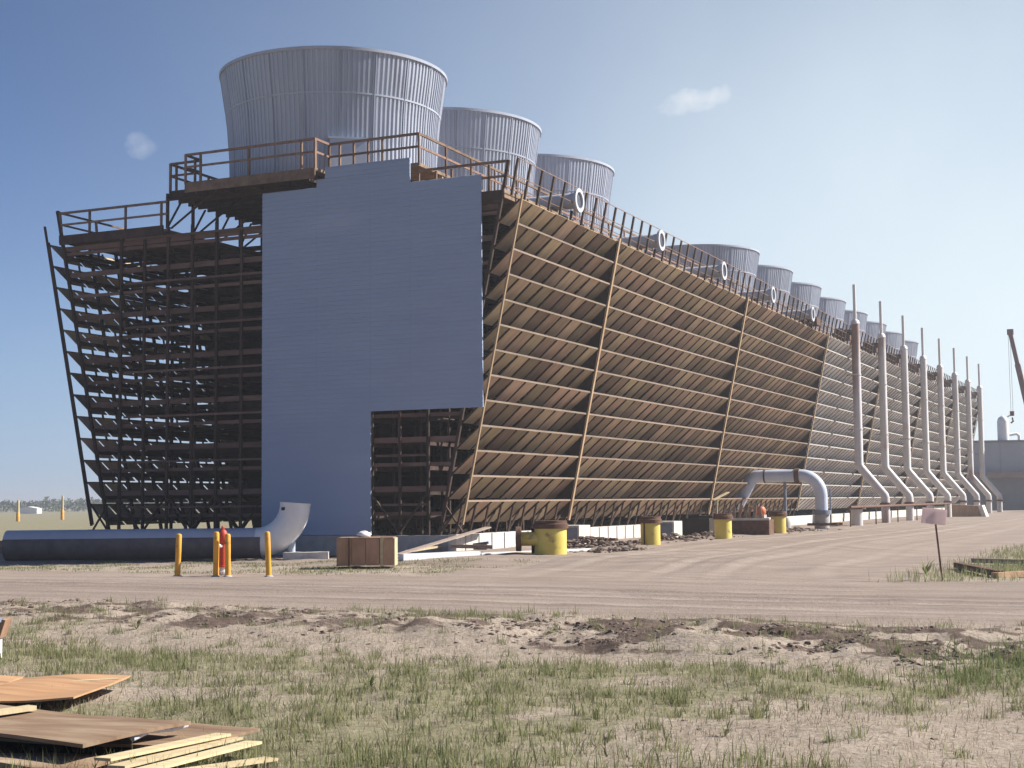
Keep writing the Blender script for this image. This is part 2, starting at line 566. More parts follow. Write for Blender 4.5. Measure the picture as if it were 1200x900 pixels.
near = (1 - sst(-26.8, -25.2, Y)) * (1 - roadness(X, Y))
patch = sst(27.5, 28.8, X) * sst(-14, -12.6, Y) * (1 - sst(8, 16, Y)) * (1 - roadness(X, Y))
strip = sst(-15, -13.4, Y) * (1 - sst(-9.5, -8, Y)) * (1 - sst(14, 16, X)) * (1 - roadness(X, Y))
farg = np.maximum(sst(22, 40, -X), sst(36, 60, X)) * sst(-30, -10, Y)
farg = np.maximum(farg, sst(190, 230, Y))
veg = np.clip(near * (.12 + .88 * greenness(X, Y)) + patch * greenness(X, Y) + strip * .35 * sst(.4, .6, fbm(X, Y, 1.5, 61)) + farg * .8, 0, 1)
a = me.attributes.new('veg', 'FLOAT', 'POINT')
a.data.foreach_set('value', veg.ravel())
a = me.attributes.new('straw', 'FLOAT', 'POINT')
a.data.foreach_set('value', np.clip(near + patch + strip * .7, 0, 1).ravel())
tr_, ed_ = tracks(X, Y)
rd_ = roadness(X, Y)
a = me.attributes.new('track', 'FLOAT', 'POINT')
a.data.foreach_set('value', (tr_ * rd_ * 1.5).ravel())
a = me.attributes.new('loose', 'FLOAT', 'POINT')
a.data.foreach_set('value', (ed_ * rd_ * 1.5).ravel())
a = me.attributes.new('soil', 'FLOAT', 'POINT')
soil = bermness(X, Y) * sst(.42, .58, fbm(X, Y, .8, 71, 4)) * (.75 + .6 * sst(23, 27, X))
soil = np.maximum(soil, .9 * near * sst(-32.0, -29.5, Y) * sst(.52, .66, fbm(X, Y, .7, 73, 4)))
a.data.foreach_set('value', soil.ravel())
me.update(calc_edges=True)
gm = bpy.data.materials.new('dirt_and_turf')
gm.use_nodes = True
n, l = gm.node_tree.nodes, gm.node_tree.links
pb = n['Principled BSDF']
pb.inputs['Roughness'].default_value = .95
pb.inputs['Specular IOR Level'].default_value = .15
geo = n.new('ShaderNodeNewGeometry')


def gnoise(sc, det=6, st=(1, 1, 1), rough=.62):
    mp = n.new('ShaderNodeMapping')
    mp.inputs['Scale'].default_value = st
    l.new(geo.outputs['Position'], mp.inputs['Vector'])
    t = n.new('ShaderNodeTexNoise')
    t.inputs['Scale'].default_value = sc
    t.inputs['Detail'].default_value = det
    t.inputs['Roughness'].default_value = rough
    l.new(mp.outputs[0], t.inputs['Vector'])
    return t.outputs['Fac']


def gramp(fac, *stops):
    c = n.new('ShaderNodeValToRGB')
    e = c.color_ramp.elements
    e[0].position, e[0].color = stops[0][0], tuple(stops[0][1]) + (1,)
    e[1].position, e[1].color = stops[-1][0], tuple(stops[-1][1]) + (1,)
    for p, k in stops[1:-1]:
        e.new(p).color = tuple(k) + (1,)
    l.new(fac, c.inputs[0])
    return c.outputs[0]


def gmix(fac, a_, b_):
    x = n.new('ShaderNodeMix')
    x.data_type = 'RGBA'
    l.new(fac, x.inputs[0])
    l.new(a_, x.inputs[6])
    l.new(b_, x.inputs[7])
    return x.outputs[2]


def gattr(nm):
    t = n.new('ShaderNodeAttribute')
    t.attribute_name = nm
    return t.outputs['Fac']


def gthr(fac, noise, amt=.5):
    s = n.new('ShaderNodeMath')
    s.operation = 'MULTIPLY_ADD'
    l.new(noise, s.inputs[0])
    s.inputs[1].default_value = amt * 2
    l.new(fac, s.inputs[2])
    r_ = n.new('ShaderNodeMapRange')
    r_.inputs['From Min'].default_value = .42 + amt
    r_.inputs['From Max'].default_value = .62 + amt
    l.new(s.outputs[0], r_.inputs[0])
    return r_.outputs[0]


dirt = gramp(gnoise(.35, 8), (.3, (.195, .155, .128)), (.5, (.26, .21, .175)), (.7, (.325, .268, .225)))
fine = gramp(gnoise(9, 5), (.3, (.19, .145, .118)), (.7, (.335, .268, .225)))
streak = gramp(gnoise(.8, 6, (.10, 1.6, 1)), (.38, (.17, .128, .105)), (.62, (.37, .30, .255)))
half = n.new('ShaderNodeValue')
half.outputs[0].default_value = .38
dirt = gmix(half.outputs[0], dirt, fine)
dirt = gmix(half.outputs[0], dirt, streak)
straw = gramp(gnoise(14, 6, (1, 1.6, 1)), (.3, (.20, .16, .122)), (.5, (.305, .25, .20)), (.7, (.41, .355, .295)))
grass = gramp(gnoise(7, 6), (.3, (.155, .143, .085)), (.55, (.23, .207, .132)), (.75, (.31, .275, .195)))
soilc = gramp(gnoise(6, 6), (.3, (.055, .038, .031)), (.7, (.15, .108, .086)))
trk = gramp(gnoise(5, 6), (.3, (.30, .25, .21)), (.7, (.42, .36, .31)))
tf = n.new('ShaderNodeMath')
tf.operation = 'MULTIPLY'
l.new(gattr('track'), tf.inputs[0])
l.new(gnoise(.9, 5, (.4, 1, 1)), tf.inputs[1])
dirt = gmix(tf.outputs[0], dirt, trk)
edg = gramp(gnoise(7, 6), (.3, (.12, .092, .075)), (.7, (.21, .165, .137)))
ef = n.new('ShaderNodeMath')
ef.operation = 'MULTIPLY'
l.new(gattr('loose'), ef.inputs[0])
l.new(gnoise(2.3, 6, (.5, 1, 1)), ef.inputs[1])
dirt = gmix(ef.outputs[0], dirt, edg)
c = gmix(gthr(gattr('straw'), gnoise(1.3, 5), .35), dirt, straw)
c = gmix(gthr(gattr('veg'), gnoise(2.2, 6), .45), c, grass)
c = gmix(gthr(gattr('soil'), gnoise(3.5, 5), .4), c, soilc)
l.new(c, pb.inputs['Base Color'])
bp = n.new('ShaderNodeBump')
bp.inputs['Strength'].default_value = .7
bp.inputs['Distance'].default_value = .05
l.new(gnoise(11, 7, (1, 1, 1), .7), bp.inputs['Height'])
l.new(bp.outputs[0], pb.inputs['Normal'])
me.materials.append(gm)
ground = link('ground', me)
ground['kind'] = 'structure'

# ------------------------------------------------------------------ cooling tower
C = 10.97
NC = 13
LEN = NC * C
ZD, ZF = 14.08, 15.92          # hot water deck, fan deck


def xo(z):
    return 8.98 + (z - 1.33) * .2114


def xi(z):
    return 8.11 + (z - 1.07) * .2142


tower = thing('cooling_tower', 'long brown slatted cooling tower with grey fan stacks and blue grey end wall', 'cooling tower')
# basin
for s in (1, -1):
    MB().box((s * 8.75, LEN / 2, .44), (.35, LEN + .6, .84)).build('basin_wall', M['conc'], tower)
MB().box((0, -.1, .43), (17.1, .3, .80)).build('basin_wall', M['conc_grey'], tower)
MB().box((0, LEN + .1, .43), (17.1, .3, .80)).build('basin_wall', M['conc_grey'], tower)
MB().box((0, LEN / 2, .1), (17.1, LEN, .12)).build('basin_floor', M['conc_grey'], tower)
jm = MB().box((0, 0, 0), (.05, .05, .80)).mesh('basin_joint', M['conc_grey'])
for k in range(40):
    link('basin_joint', jm, tower, (8.935, .5 + k * 1.22, .45))

# louvers: 13 rows on each long side, boards sloping down inwards
ZK = [13.86 - .976 * k for k in range(13)]
DROP = .86
BW = C / 9
slant = []
nb = int(round(LEN / BW))
shown, rest = 0, {0: MB(), 1: MB(), 2: MB()}
rafters, grey_rafters = MB(), MB()
for k, z in enumerate(ZK):
    a = Vector((xo(z), 0, z))
    b = Vector((xi(z - DROP), 0, z - DROP))
    d = (b - a)
    nrm = Vector((-d.z, 0, d.x)).normalized()
    mb = MB()
    hw = BW / 2 - .07
    for sy in (-hw, hw):
        mb.v += [tuple(a - a + Vector((0, sy, 0)) + nrm * .012), tuple(Vector((0, sy, 0)) - nrm * .012), tuple(d + Vector((0, sy, 0)) - nrm * .012), tuple(d + Vector((0, sy, 0)) + nrm * .012)]
    mb.f += [(0, 1, 2, 3), (4, 7, 6, 5), (0, 4, 5, 1), (1, 5, 6, 2), (2, 6, 7, 3), (3, 7, 4, 0)]
    mb.s += [False] * 6
    rf = MB().bar(-nrm * .03 * (1 if nrm.x < 0 else -1) + d * .02, -nrm * .03 * (1 if nrm.x < 0 else -1) + d * .98, .085, .04, nrm)
    rf_me = rf.mesh('louver_rafter', M['frame'])
    for j in range(23):
        link('louver_rafter', rf_me, tower, (a.x, j * BW + .02 if j == 0 else j * BW, z))
    for j in range(23, nb):
        (rafters if j * BW < 5 * C else grey_rafters).add([(vx + a.x, vy + j * BW, vz + z) for vx, vy, vz in rf.v], rf.f)
    bm_me = mb.mesh('louver_board', M['board'])
    base_v, base_f = list(mb.v), list(mb.f)
    for j in range(nb):
        y = (j + .5) * BW
        jit = random.uniform(-.012, .012)
        rz = random.uniform(-.008, .008)
        if j < 23:
            link('louver_board', bm_me, tower, (a.x + jit, y, z + jit), (random.uniform(-.008, .008), random.gauss(0, .022), rz))
        else:
            g = 1 if y > 5 * C else 0
            rest[g].add([(vx + a.x + jit, vy + y, vz + z + jit) for vx, vy, vz in base_v], base_f)
        # the shaded far side
        rest[2].add([(-(vx + a.x), vy + y, vz + z + jit) for vx, vy, vz in base_v], [f[::-1] for f in base_f])
    # edge strips by bay
    ys = [0, C, 3 * C, 5 * C, 7 * C, 9 * C, 11 * C, 13 * C]
    for y0, y1 in zip(ys[:-1], ys[1:]):
        mt = M['grey_edge'] if y0 >= 5 * C - .1 else M['edge']
        if k == 0:
            continue
        MB().bar((a.x + .03, y0 + .03, z + .01), (a.x + .03, y1 - .03, z + .01), .045, .075).build('louver_edge', mt, tower)
    MB().bar((-a.x - .03, 0, z + .01), (-a.x - .03, LEN, z + .01), .05, .1).build('louver_edge', M['edge'], tower)
for g, mt, nm in ((0, 'board', 'louver_boards'), (1, 'grey_board', 'louver_boards'), (2, 'board', 'louver_boards')):
    o = rest[g].build(nm, M[mt], tower)
    o['kind'] = 'stuff'
o = rafters.build('louver_rafters', M['girt'], tower)
o['kind'] = 'stuff'
o = grey_rafters.build('louver_rafters', M['wood_grey'], tower)
o['kind'] = 'stuff'
# small brackets under the boards at the bottom, braces down to the basin
for j in range(46):
    y = j * BW
    MB().bar((xo(2.1) - .1, y, 2.02), (8.75, y, .86), .07, .09, (0, 1, 0)).build('brace', M['frame'], tower)
    if j % 2 == 0:
        MB().bar((8.75, y, .86), (8.75, y + BW, 1.75), .06, .08, (1, 0, 0)).build('brace', M['frame'], tower)

# outer battens and cell partitions
for s in (1, -1):
    for y in [0] + [c_ * C for c_ in range(1, NC + 1, 2)]:
        w_ = .1 if y == 0 else .17
        zt = 14.0 if s > 0 else 14.75
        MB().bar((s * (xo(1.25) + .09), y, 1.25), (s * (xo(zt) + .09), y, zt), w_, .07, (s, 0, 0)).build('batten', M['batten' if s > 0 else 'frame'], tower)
        if y > 0:
            P = [(s * xo(1.4), y, 1.4), (s * xo(13.9), y, 13.9), (s * (xi(13.9) - .2), y, 13.9), (s * (xi(1.4) - .2), y, 1.4)]
            MB().prism([(p[0], p[1] - .03, p[2]) for p in P], (0, .06, 0)).build('cell_partition', M['frame'], tower)
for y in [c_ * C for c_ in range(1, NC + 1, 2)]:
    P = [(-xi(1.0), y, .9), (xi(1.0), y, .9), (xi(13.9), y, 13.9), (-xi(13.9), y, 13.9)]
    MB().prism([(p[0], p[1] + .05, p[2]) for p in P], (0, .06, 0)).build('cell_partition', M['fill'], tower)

# timber bents of the first cell, seen through the open end
cxs = [1.26 * i for i in range(-6, 7)] + [-8.15, 8.15]
BY = C / 6
cm = MB().box((0, 0, 0), (.11, .11, 13.3)).mesh('column', M['frame'])
for j in range(6):
    y = j * BY
    for x in cxs:
        if abs(x) > 8:
            s = 1 if x > 0 else -1
            MB().bar((s * xi(.85), y, .85), (s * xi(14 if j else 15.4), y, 14 if j else 15.4), .12, .12, (0, 1, 0)).build('column', M['frame'], tower)
        else:
            if x < 0 and j % 2:
                continue
            link('column', cm, tower, (x, y, .85 + 6.65))
    for s in (-1,):
        MB().bar((s * xo(1.3), y, 1.3), (s * xo(14), y, 14), .07, .07, (0, 1, 0)).build('louver_post', M['frame'], tower)
tb = {}
for k in range(14):
    z = (ZK[12 - k] - .47) if k < 13 else 13.62
    for j in range(6):
        y = j * BY
        mat = M['girt'] if j == 0 else M['frame']
        hgt = .22 if k % 2 else .14
        for s in (-1, 1):
            if s < 0 and j % 2:
                continue
            MB().bar((s * .05, y + .09, z), (s * (xi(z) - .05), y + .09, z), .07, hgt).build('girt', mat, tower)
    if k % 2 == 0:
        MB().bar((-7.3, -.075, z + .36), (-.02, -.075, z + .36), .05, .09).build('girt', M['girt'], tower)
        MB().bar((5.2, -.0, z + .36), (7.6, -.0, z + .36), .05, .09).build('girt', M['girt'], tower)
    for x in (-9.0, -7.56, -5.04, -2.52, 0, 2.52, 5.04, 7.56):
        if k % 2 and -6 < x < 0:
            continue
        xx = x if abs(x) < 8.2 else -(xi(z) - .1)
        MB().bar((xx, 0, z - .16), (xx, C - .05, z - .16), .07, .16).build('stringer', M['frame'], tower)
# diagonal braces at the foot and under the deck
for i in range(-6, 6, 1):
    x0, x1 = 1.26 * i, 1.26 * (i + 1)
    for j in (0, 2, 4):
        y = j * BY - .07
        MB().bar((x0 if i % 2 else x1, y, .9), (x1 if i % 2 else x0, y, 2.5), .05, .12, (0, 1, 0)).build('brace', M['frame'], tower)
for s in (-1, 1):
    MB().bar((s * 8.1, 0, .95), (s * 9.1, 0, 2.2), .06, .08, (0, 1, 0)).build('brace', M['frame'], tower)
    MB().bar((s * 9.05, 0, .95), (s * 8.3, 0, 2.0), .06, .08, (0, 1, 0)).build('brace', M['frame'], tower)
for j in range(6):
    MB().bar((-5.0, j * BY + .12, 14.1), (-2.6, j * BY + .12, 15.6), .05, .1, (0, 1, 0)).build('brace', M['frame'], tower)
# splash bar fill: long bars through the whole tower
fb = MB()
for s in (-1, 1):
    y0 = C if s < 0 else 2.0
    for k in range(27):
        z = 1.4 + k * .46
        for i in range(7):
            x = s * (4.6 + i * (xi(z) - 5.4) / 6)
            if s < 0 and random.random() < .22:
                yy = C
            else:
                yy = y0 + random.uniform(0, 2.5)
            fb.box((x, (yy + LEN) / 2, z), (.30, LEN - yy, .03))
    # drift eliminators
    for k in range(40):
        z = 1.2 + k * .33
        if s > 0:
            fb.box((s * 4.2, LEN / 2 + 1, z), (.02, LEN - 2, .36), 0, 0, s * .5)
        else:
            fb.box((s * 4.2, LEN / 2 + C / 2, z), (.02, LEN - C - .2, .36), 0, 0, s * .5)
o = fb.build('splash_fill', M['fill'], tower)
o['kind'] = 'stuff'

# decks
for s in (1, -1):
    MB().box((s * (5.2 + 11.0) / 2, LEN / 2, ZD - .06), (5.8, LEN + .1, .12)).build('distribution_deck', M['deck'], tower)
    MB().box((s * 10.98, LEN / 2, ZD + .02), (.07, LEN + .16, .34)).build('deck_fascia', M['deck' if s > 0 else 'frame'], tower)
    MB().box((s * 8.1, -.09, ZD - .06), (5.7, .07, .42)).build('deck_fascia', M['frame'], tower)
    yo = 0 if s > 0 else C * 1.5
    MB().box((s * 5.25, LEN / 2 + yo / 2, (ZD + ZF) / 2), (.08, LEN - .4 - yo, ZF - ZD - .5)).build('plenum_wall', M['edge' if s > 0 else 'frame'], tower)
for j in range(9):
    MB().box((-5.25, .2 + j * BY, (ZD + ZF) / 2 - .1), (.11, .11, ZF - ZD - .3)).build('column', M['frame'], tower)
    MB().bar((-5.25, .2 + j * BY, ZD + .1), (-5.25, .2 + (j + .5) * BY, ZF - .5), .05, .09, (1, 0, 0)).build('brace', M['frame'], tower)
MB().box((.65, LEN / 2 + .55, ZF - .08), (12.4, LEN - .3, .13)).build('fan_deck', M['deck'], tower)
MB().box((-.6, .15, ZF - .075), (6.5, 1.15, .12)).build('deck_landing', M['deck'], tower)
MB().box((-.6, -.455, ZF - .25), (6.5, .06, .42)).build('deck_fascia', M['deck'], tower)
MB().box((-4.7, .66, ZF - .22), (1.6, .06, .34)).build('deck_fascia', M['frame'], tower)
for j in range(16):
    MB().box((-.2, .75 + j * .72, ZF - .29), (10.8, .1, .29)).build('joist', M['frame'], tower)
for x in (-3.3, -1.9, -.5, .9, 2.3):
    MB().box((x, .0, ZF - .36), (.1, .84, .36)).build('joist', M['frame'], tower)

# end wall sheeting: lapped horizontal courses
def lapped(x0, x1, z0, z1, y=-.16):
    mb = MB()
    p = .19
    k = 0
    zz = z0
    prof = []
    while zz < z1 - 1e-4:
        ze = min(zz + p, z1)
        prof += [(y - .026, zz), (y, ze)]
        zz = ze
    V = [(x, py, pz) for x in (x0, x1) for py, pz in prof] + [(x, y + .05, pz) for x in (x0, x1) for pz in (z0, z1)]
    m_ = len(prof)
    mb.add(V, [(i, m_ + i, m_ + i + 1, i + 1) for i in range(m_ - 1)] + [(2 * m_, 2 * m_ + 1, 2 * m_ + 3, 2 * m_ + 2), tuple(range(m_)) + (2 * m_ + 1, 2 * m_), tuple(range(2 * m_ - 1, m_ - 1, -1)) + (2 * m_ + 2, 2 * m_ + 3),
                   (m_ - 1, 2 * m_ - 1, 2 * m_ + 3, 2 * m_ + 1), (0, 2 * m_, 2 * m_ + 2, m_)])
    return mb


for x0, x1, z0, z1 in ((-.1, 2.55, .85, 15.12), (2.552, 5.06, .85, 15.45), (5.062, 6.9, 5.78, 15.45), (6.902, 10.05, 5.78, 14.92), (2.95, 6.9, 15.452, 15.92)):
    lapped(x0, x1, z0, z1).build('cladding', M['clad'], tower)

# railings
pm = MB().box((0, 0, 0), (.085, .085, 1.3)).mesh('railing_post', M['rail'])
pms = MB().bar((-.14, 0, -.72), (.16, 0, .72), .09, .09, (0, 1, 0)).mesh('railing_post', M['dark_post'])


def rail_run(p, q, posts, z, h=1.18, mat=None):
    p, q = Vector((p[0], p[1], z)), Vector((q[0], q[1], z))
    MB().bar(p + Vector((0, 0, h)), q + Vector((0, 0, h)), .075, .10).build('top_rail', M['rail'], tower)
    MB().bar(p + Vector((0, 0, h * .55)), q + Vector((0, 0, h * .55)), .05, .09).build('mid_rail', M['rail'], tower)
    for t in posts:
        c_ = p.lerp(q, t)
        link('railing_post', pm, tower, (c_.x, c_.y, z + .56))


rail_run((-3.85, -.42), (2.62, -.42), (0, .12, .5, .9, 1), ZF)
rail_run((2.62, -.42), (2.62, .72), (.05, 1), ZF)
rail_run((2.62, .72), (6.85, .72), (.12, .28, .44, .6, 1), ZF)
rail_run((-5.5, .70), (-3.85, .70), (0, .2, .98), ZF)
rail_run((-3.85, .70), (-3.85, -.42), (.4,), ZF)
rail_run((-5.5, .72), (-5.5, 40), [i / 14 for i in range(15)], ZF)
rail_run((6.85, .72), (6.85, LEN), [i / 58 for i in range(59)], ZF)
rail_run((-10.95, -.05), (-5.1, -.05), (.28, .62, .95), ZD)
rail_run((7.2, .02), (11.1, .02), (.0, .2, .38, .6, .8), ZD, 1.3)
# sloping right hand rail
MB().bar((11.62, 0, 15.42), (11.62, LEN, 15.42), .02, .03).build('top_rail', M['rail'], tower)
MB().bar((11.46, 0, 14.78), (11.46, LEN, 14.78), .02, .03).build('mid_rail', M['rail'], tower)
MB().bar((11.32, 0, 14.38), (11.32, LEN, 14.38), .02, .03).build('mid_rail', M['rail'], tower)
for j in range(nb + 1):
    if any(abs(j * BW - (6.1 + i * 11.0)) < .62 for i in range(5)):
        MB().bar((11.27, j * BW, 13.95), (11.36, j * BW, 14.45), .09, .09, (0, 1, 0)).build('railing_post', M['dark_post'], tower)
        continue
    link('railing_post', pms, tower, (11.42, j * BW, 14.72), (0, 0, 0))
lr = [(-10.85, y) for y in np.arange(0, 20, 2.44)]
for x, y in lr:
    MB().bar((x, y, 13.6), (x - .2, y, 15.35), .09, .09, (0, 1, 0)).build('railing_post', M['rail'], tower)
MB().bar((-11.05, 0, 15.3), (-11.05, 40, 15.3), .05, .09).build('top_rail', M['rail'], tower)
MB().bar((-10.95, 0, 14.75), (-10.95, 40, 14.75), .05, .08).build('mid_rail', M['rail'], tower)
# loose framing on the deck beside the wall
for i, (x, y, z, lx, ly) in enumerate(((7.3, 1.2, 14.9, .1, 2.2), (7.55, 1.6, 14.6, .1, 2.4), (7.9, 1.0, 15.0, .1, 1.8), (8.5, 1.4, 14.7, .1, 2.6))):
    MB().box((x, y, z), (.14, ly, .16), .25).build('loose_joist', M['batten'], tower)

# fan stacks
ST_H = 21.39 - ZF
NP = 20
prof = [(0, 4.62), (.12, 4.60), (.3, 4.62), (.55, 4.72), (.66, 4.79), (.85, 4.95), (1, 5.06)]


def st_r(t):
    for (a0, r0), (a1, r1) in zip(prof[:-1], prof[1:]):
        if t <= a1:
            return r0 + (r1 - r0) * (t - a0) / (a1 - a0)
    return prof[-1][1]


def stack_panel():
    mb = MB()
    nrib = 7
    th = math.tau / NP
    us = []
    for i in range(nrib):
        for fu, dr in ((.05, 0), (.40, 0), (.5, .05), (.85, .05), (.95, 0)):
            us.append(((i + fu) / nrib, dr))
    us = [(0.0, .085), (.012, .085), (.016, 0)] + [u for u in us if .02 < u[0] < .985] + [(.986, 0), (.99, .085), (1.0, .085)]
    rows = [p[0] for p in prof]
    V = []
    for t in rows:
        for u, dr in us:
            a_ = (u - .5) * th
            r_ = st_r(t) + dr
            V.append((r_ * math.cos(a_), r_ * math.sin(a_), t * ST_H))
    W = len(us)
    mb.add(V, [(i * W + k, i * W + k + 1, (i + 1) * W + k + 1, (i + 1) * W + k) for i in range(len(rows) - 1) for k in range(W - 1)])
    V = [((st_r(t) - .03) * math.cos(s_ * th / 2), (st_r(t) - .03) * math.sin(s_ * th / 2), t * ST_H) for t in rows for s_ in (-1, 0, 1)]
    mb.add(V, [(i * 3 + k, (i + 1) * 3 + k, (i + 1) * 3 + k + 1, i * 3 + k + 1) for i in range(len(rows) - 1) for k in range(2)])
    return mb.mesh('stack_panel', M['stack'])


spm = stack_panel()
rm = MB()
for t0, t1, e_ in ((.985, 1.008, .12), (.655, .668, .07), (0, .03, .12)):
    rm.lathe([(st_r(t0) - .06, t0 * ST_H), (st_r(t0) + e_, t0 * ST_H), (st_r(t1) + e_, t1 * ST_H), (st_r(t1) - .06, t1 * ST_H), (st_r(t0) - .06, t0 * ST_H)], seg=80, cap=False)
ring_me = rm.mesh('fan_stack', M['stack'])
ring_me.set_sharp_from_angle(angle=math.radians(40))
for i in [0, 1, 2] + list(range(5, NC)):
    so = link('fan_stack', ring_me, tower, (0, C / 2 + i * C, ZF - .01))
    for k in range(NP):
        link('stack_panel', spm, so, (0, 0, 0), (0, 0, (k + .37) * math.tau / NP))
    if i == 0:
        ang = -.91
        hm = MB().box((4.78, 0, .85), (.12, 1.55, 1.5)).box((4.80, 0, 1.64), (.2, 1.7, .09))
        h_ = hm.build('access_hatch', M['hatch'], so)
        h_.rotation_euler = (0, 0, ang)

# unfinished distribution pipes on the deck, white flange at the end
dp = MB().tube([(-5.4, 0, 0), (-.1, 0, 0)], .34, 24).mesh('distribution_pipe', M['flange'])
fl_b = MB()
for i in range(2):
    fl_b.tube([(-.1 + i * .005, 0, 0), (.0 + i * .005, 0, 0)], .0, 4) if False else None
pr = [(.36, -.1), (.52, -.1), (.52, .02), (.36, .02), (.36, -.1)]
fl_b.lathe(pr, seg=28, cap=False)
fl_me = fl_b.mesh('flange', M['flange'])
fl_me.set_sharp_from_angle(angle=math.radians(40))
in_me = MB().lathe([(.35, -.06), (.05, -.06)], seg=24).mesh('pipe_mouth', M['steel'])
sd = MB().box((-1.2, 0, -.55), (.25, .7, .6)).box((-3.4, 0, -.55), (.25, .7, .6)).mesh('pipe_saddle', M['edge'])
for i in range(5):
    o = link('distribution_pipe', dp, tower, (11.62, 6.35 + i * 11.0, 14.92))
    link('flange', fl_me, o, (0, 0, 0), (0, math.pi / 2, 0))
    link('pipe_mouth', in_me, o, (0, 0, 0), (0, math.pi / 2, 0))
    link('pipe_saddle', sd, o)
# brown valve boxes on the deck edge of the finished cells
vb = MB().box((0, 0, 0), (1.3, 1.2, .55)).box((-.2, 0, .45), (.5, .5, .4)).mesh('valve_box', M['rust'])
for i in range(4, NC):
    link('valve_box', vb, tower, (10.9, 8.9 + i * C - .4, 14.62))

# ------------------------------------------------------------------ pipes along the tower
PX, PY0 = 13.9, -2.75
riser_names = ['nearest pale riser pipe with brown rust stains, first of the row', 'second riser pipe of the row from the near end', 'third riser pipe of the row from the near end', 'fourth riser pipe of the row from the near end',
               'fifth riser pipe of the row, a concrete block at its foot', 'sixth riser pipe of the row from the near end', 'next to last riser pipe of the row', 'farthest riser pipe of the row, by the far end of the tower']


def make_riser(rusty):
    t = thing('riser_pipe', '', 'pipe', group='riser pipes in a row along the tower')
    mt = M['rusty_pipe' if rusty else 'galv']
    mb = MB().tube([(0, 0, -.2), (0, 0, 1.95), (-.05, 0, 2.15), (-1.75, 0, 4.25), (-1.9, 0, 4.5), (-1.9, 0, 15.4)], .325, 20)
    mb.build('pipe', mt, t)
    MB().tube([(-1.9, 0, 15.3), (-1.9, 0, 18.45)], .125, 14).build('vent_pipe', M['galv'], t)
    MB().lathe([(.33, 15.35), (.36, 15.38), (.30, 15.62), (.13, 15.75), (.125, 15.76)], (-1.9, 0, 0), 18).build('reducer', M['galv'], t)
    MB().lathe([(.34, 1.42), (.42, 1.42), (.42, 1.60), (.34, 1.60)], (0, 0, 0), 18).build('flange', M['rust'], t)
    MB().tube([(-1.9, 0, 14.75), (-3.0, 0, 14.75)], .22, 12).build('branch_pipe', M['rust'], t)
    for zc in (7.2, 11.4):
        MB().lathe([(.33, zc), (.36, zc), (.36, zc + .09), (.33, zc + .09)], (-1.9, 0, 0), 18).build('clamp_band', M['galv'], t)
        MB().box((-2.35, 0, zc + .045), (.6, .07, .07)).build('bracket', M['steel'], t)
    return t


for i in range(8):
    if i < 2:
        r_ = make_riser(i == 0)
        if i == 1:
            proto = r_
    else:
        r_ = copy_tree(proto)
    y = PY0 + C * (i + 6)
    r_.location = (PX, y, .15)
    r_['label'] = riser_names[i]

stub_lab = ['widest yellow stub pipe with a rusty side flange, nearest the camera', 'yellow stub pipe with a dark seam and brown cap, second from the camera',
            'yellow stub pipe beside the dark open bin', 'yellow stub pipe in front of the orange machine']
for i in range(4):
    y = PY0 + C * i
    R = .57 if i == 0 else .42
    t = thing('stub_pipe', stub_lab[i], 'pipe', (PX, y, .16), 'yellow stub pipes standing along the tower')
    MB().lathe([(R, -.3), (R, 1.0)], seg=26).build('pipe', M['yellow'], t)
    MB().lathe([(R - .05, .98), (R + .08, .98), (R + .08, 1.14), (R + .03, 1.16), (R + .03, 1.26), (R - .05, 1.26)], seg=26).build('flange', M['rust'], t)
    if i == 0:
        MB().tube([(-.3, -.25, .62), (-.95, -.5, .62)], .25, 18).build('branch_pipe', M['yellow'], t)
        MB().tube([(-.93, -.492, .62), (-1.1, -.558, .62)], .44, 20).build('branch_flange', M['rust'], t)
        MB().lathe([(R + .004, .02), (R + .012, .02), (R + .012, .98), (R + .004, .98)], seg=26).build('wrap', M['yellow'], t)
        MB().box((-.62, -.1, .55), (.08, .2, .9)).build('bracket', M['black'], t)
    if i == 1:
        MB().box((-.13, -.405, .5), (.06, .06, .98)).build('seam_strip', M['rust'], t)

# bypass pipe arching into the tower
y = PY0 + C * 4
t = thing('bypass_pipe', 'pale blue pipe arching from the ground over to the tower louvers', 'pipe', (PX, y, .16))


def arc(c, r_, a0, a1, n_=9):
    return [(c[0] + r_ * math.cos(a0 + (a1 - a0) * i / n_), 0, c[2] + r_ * math.sin(a0 + (a1 - a0) * i / n_)) for i in range(n_ + 1)]


path = [(0, 0, -.2), (0, 0, 2.0)] + arc((-1.25, 0, 2.15), 1.25, 0, math.pi / 2) + [(-3.6, 0, 3.4)] + arc((-3.9, 0, 2.6), .8, math.pi / 2, math.pi * .80, 5) + [(-5.2, 0, 1.9), (-5.5, 0, 1.45)]
MB().tube(path, .40, 24).build('pipe', M['bluepipe'], t)
MB().tube([(-1.32, 0, 3.4), (-1.62, 0, 3.4)], .46, 24).build('coupling', M['rust'], t)
MB().tube([(-3.5, 0, 3.4), (-3.6, 0, 3.4)], .425, 24).build('coupling', M['rust'], t)
MB().lathe([(.41, .95), (.58, .95), (.58, 1.22), (.41, 1.22)], seg=22).build('flange', M['steel'], t)
MB().lathe([(.43, .1), (.46, .1), (.46, .95), (.43, .95)], seg=22).build('collar', M['conc_grey'], t)
MB().tube([(-2.3, 0, .5), (-2.3, 0, 3.05)], .10, 12).build('prop', M['steel'], t)
MB().lathe([(.34, -.1), (.34, .45), (.22, .75), (.12, .8)], (-2.3, 0, 0), 16).build('prop_base', M['conc_grey'], t)
MB().box((.2, -.7, .35), (1.9, .18, .16)).box((.2, .7, .35), (1.9, .18, .16)).build('skid', M['rust'], t)
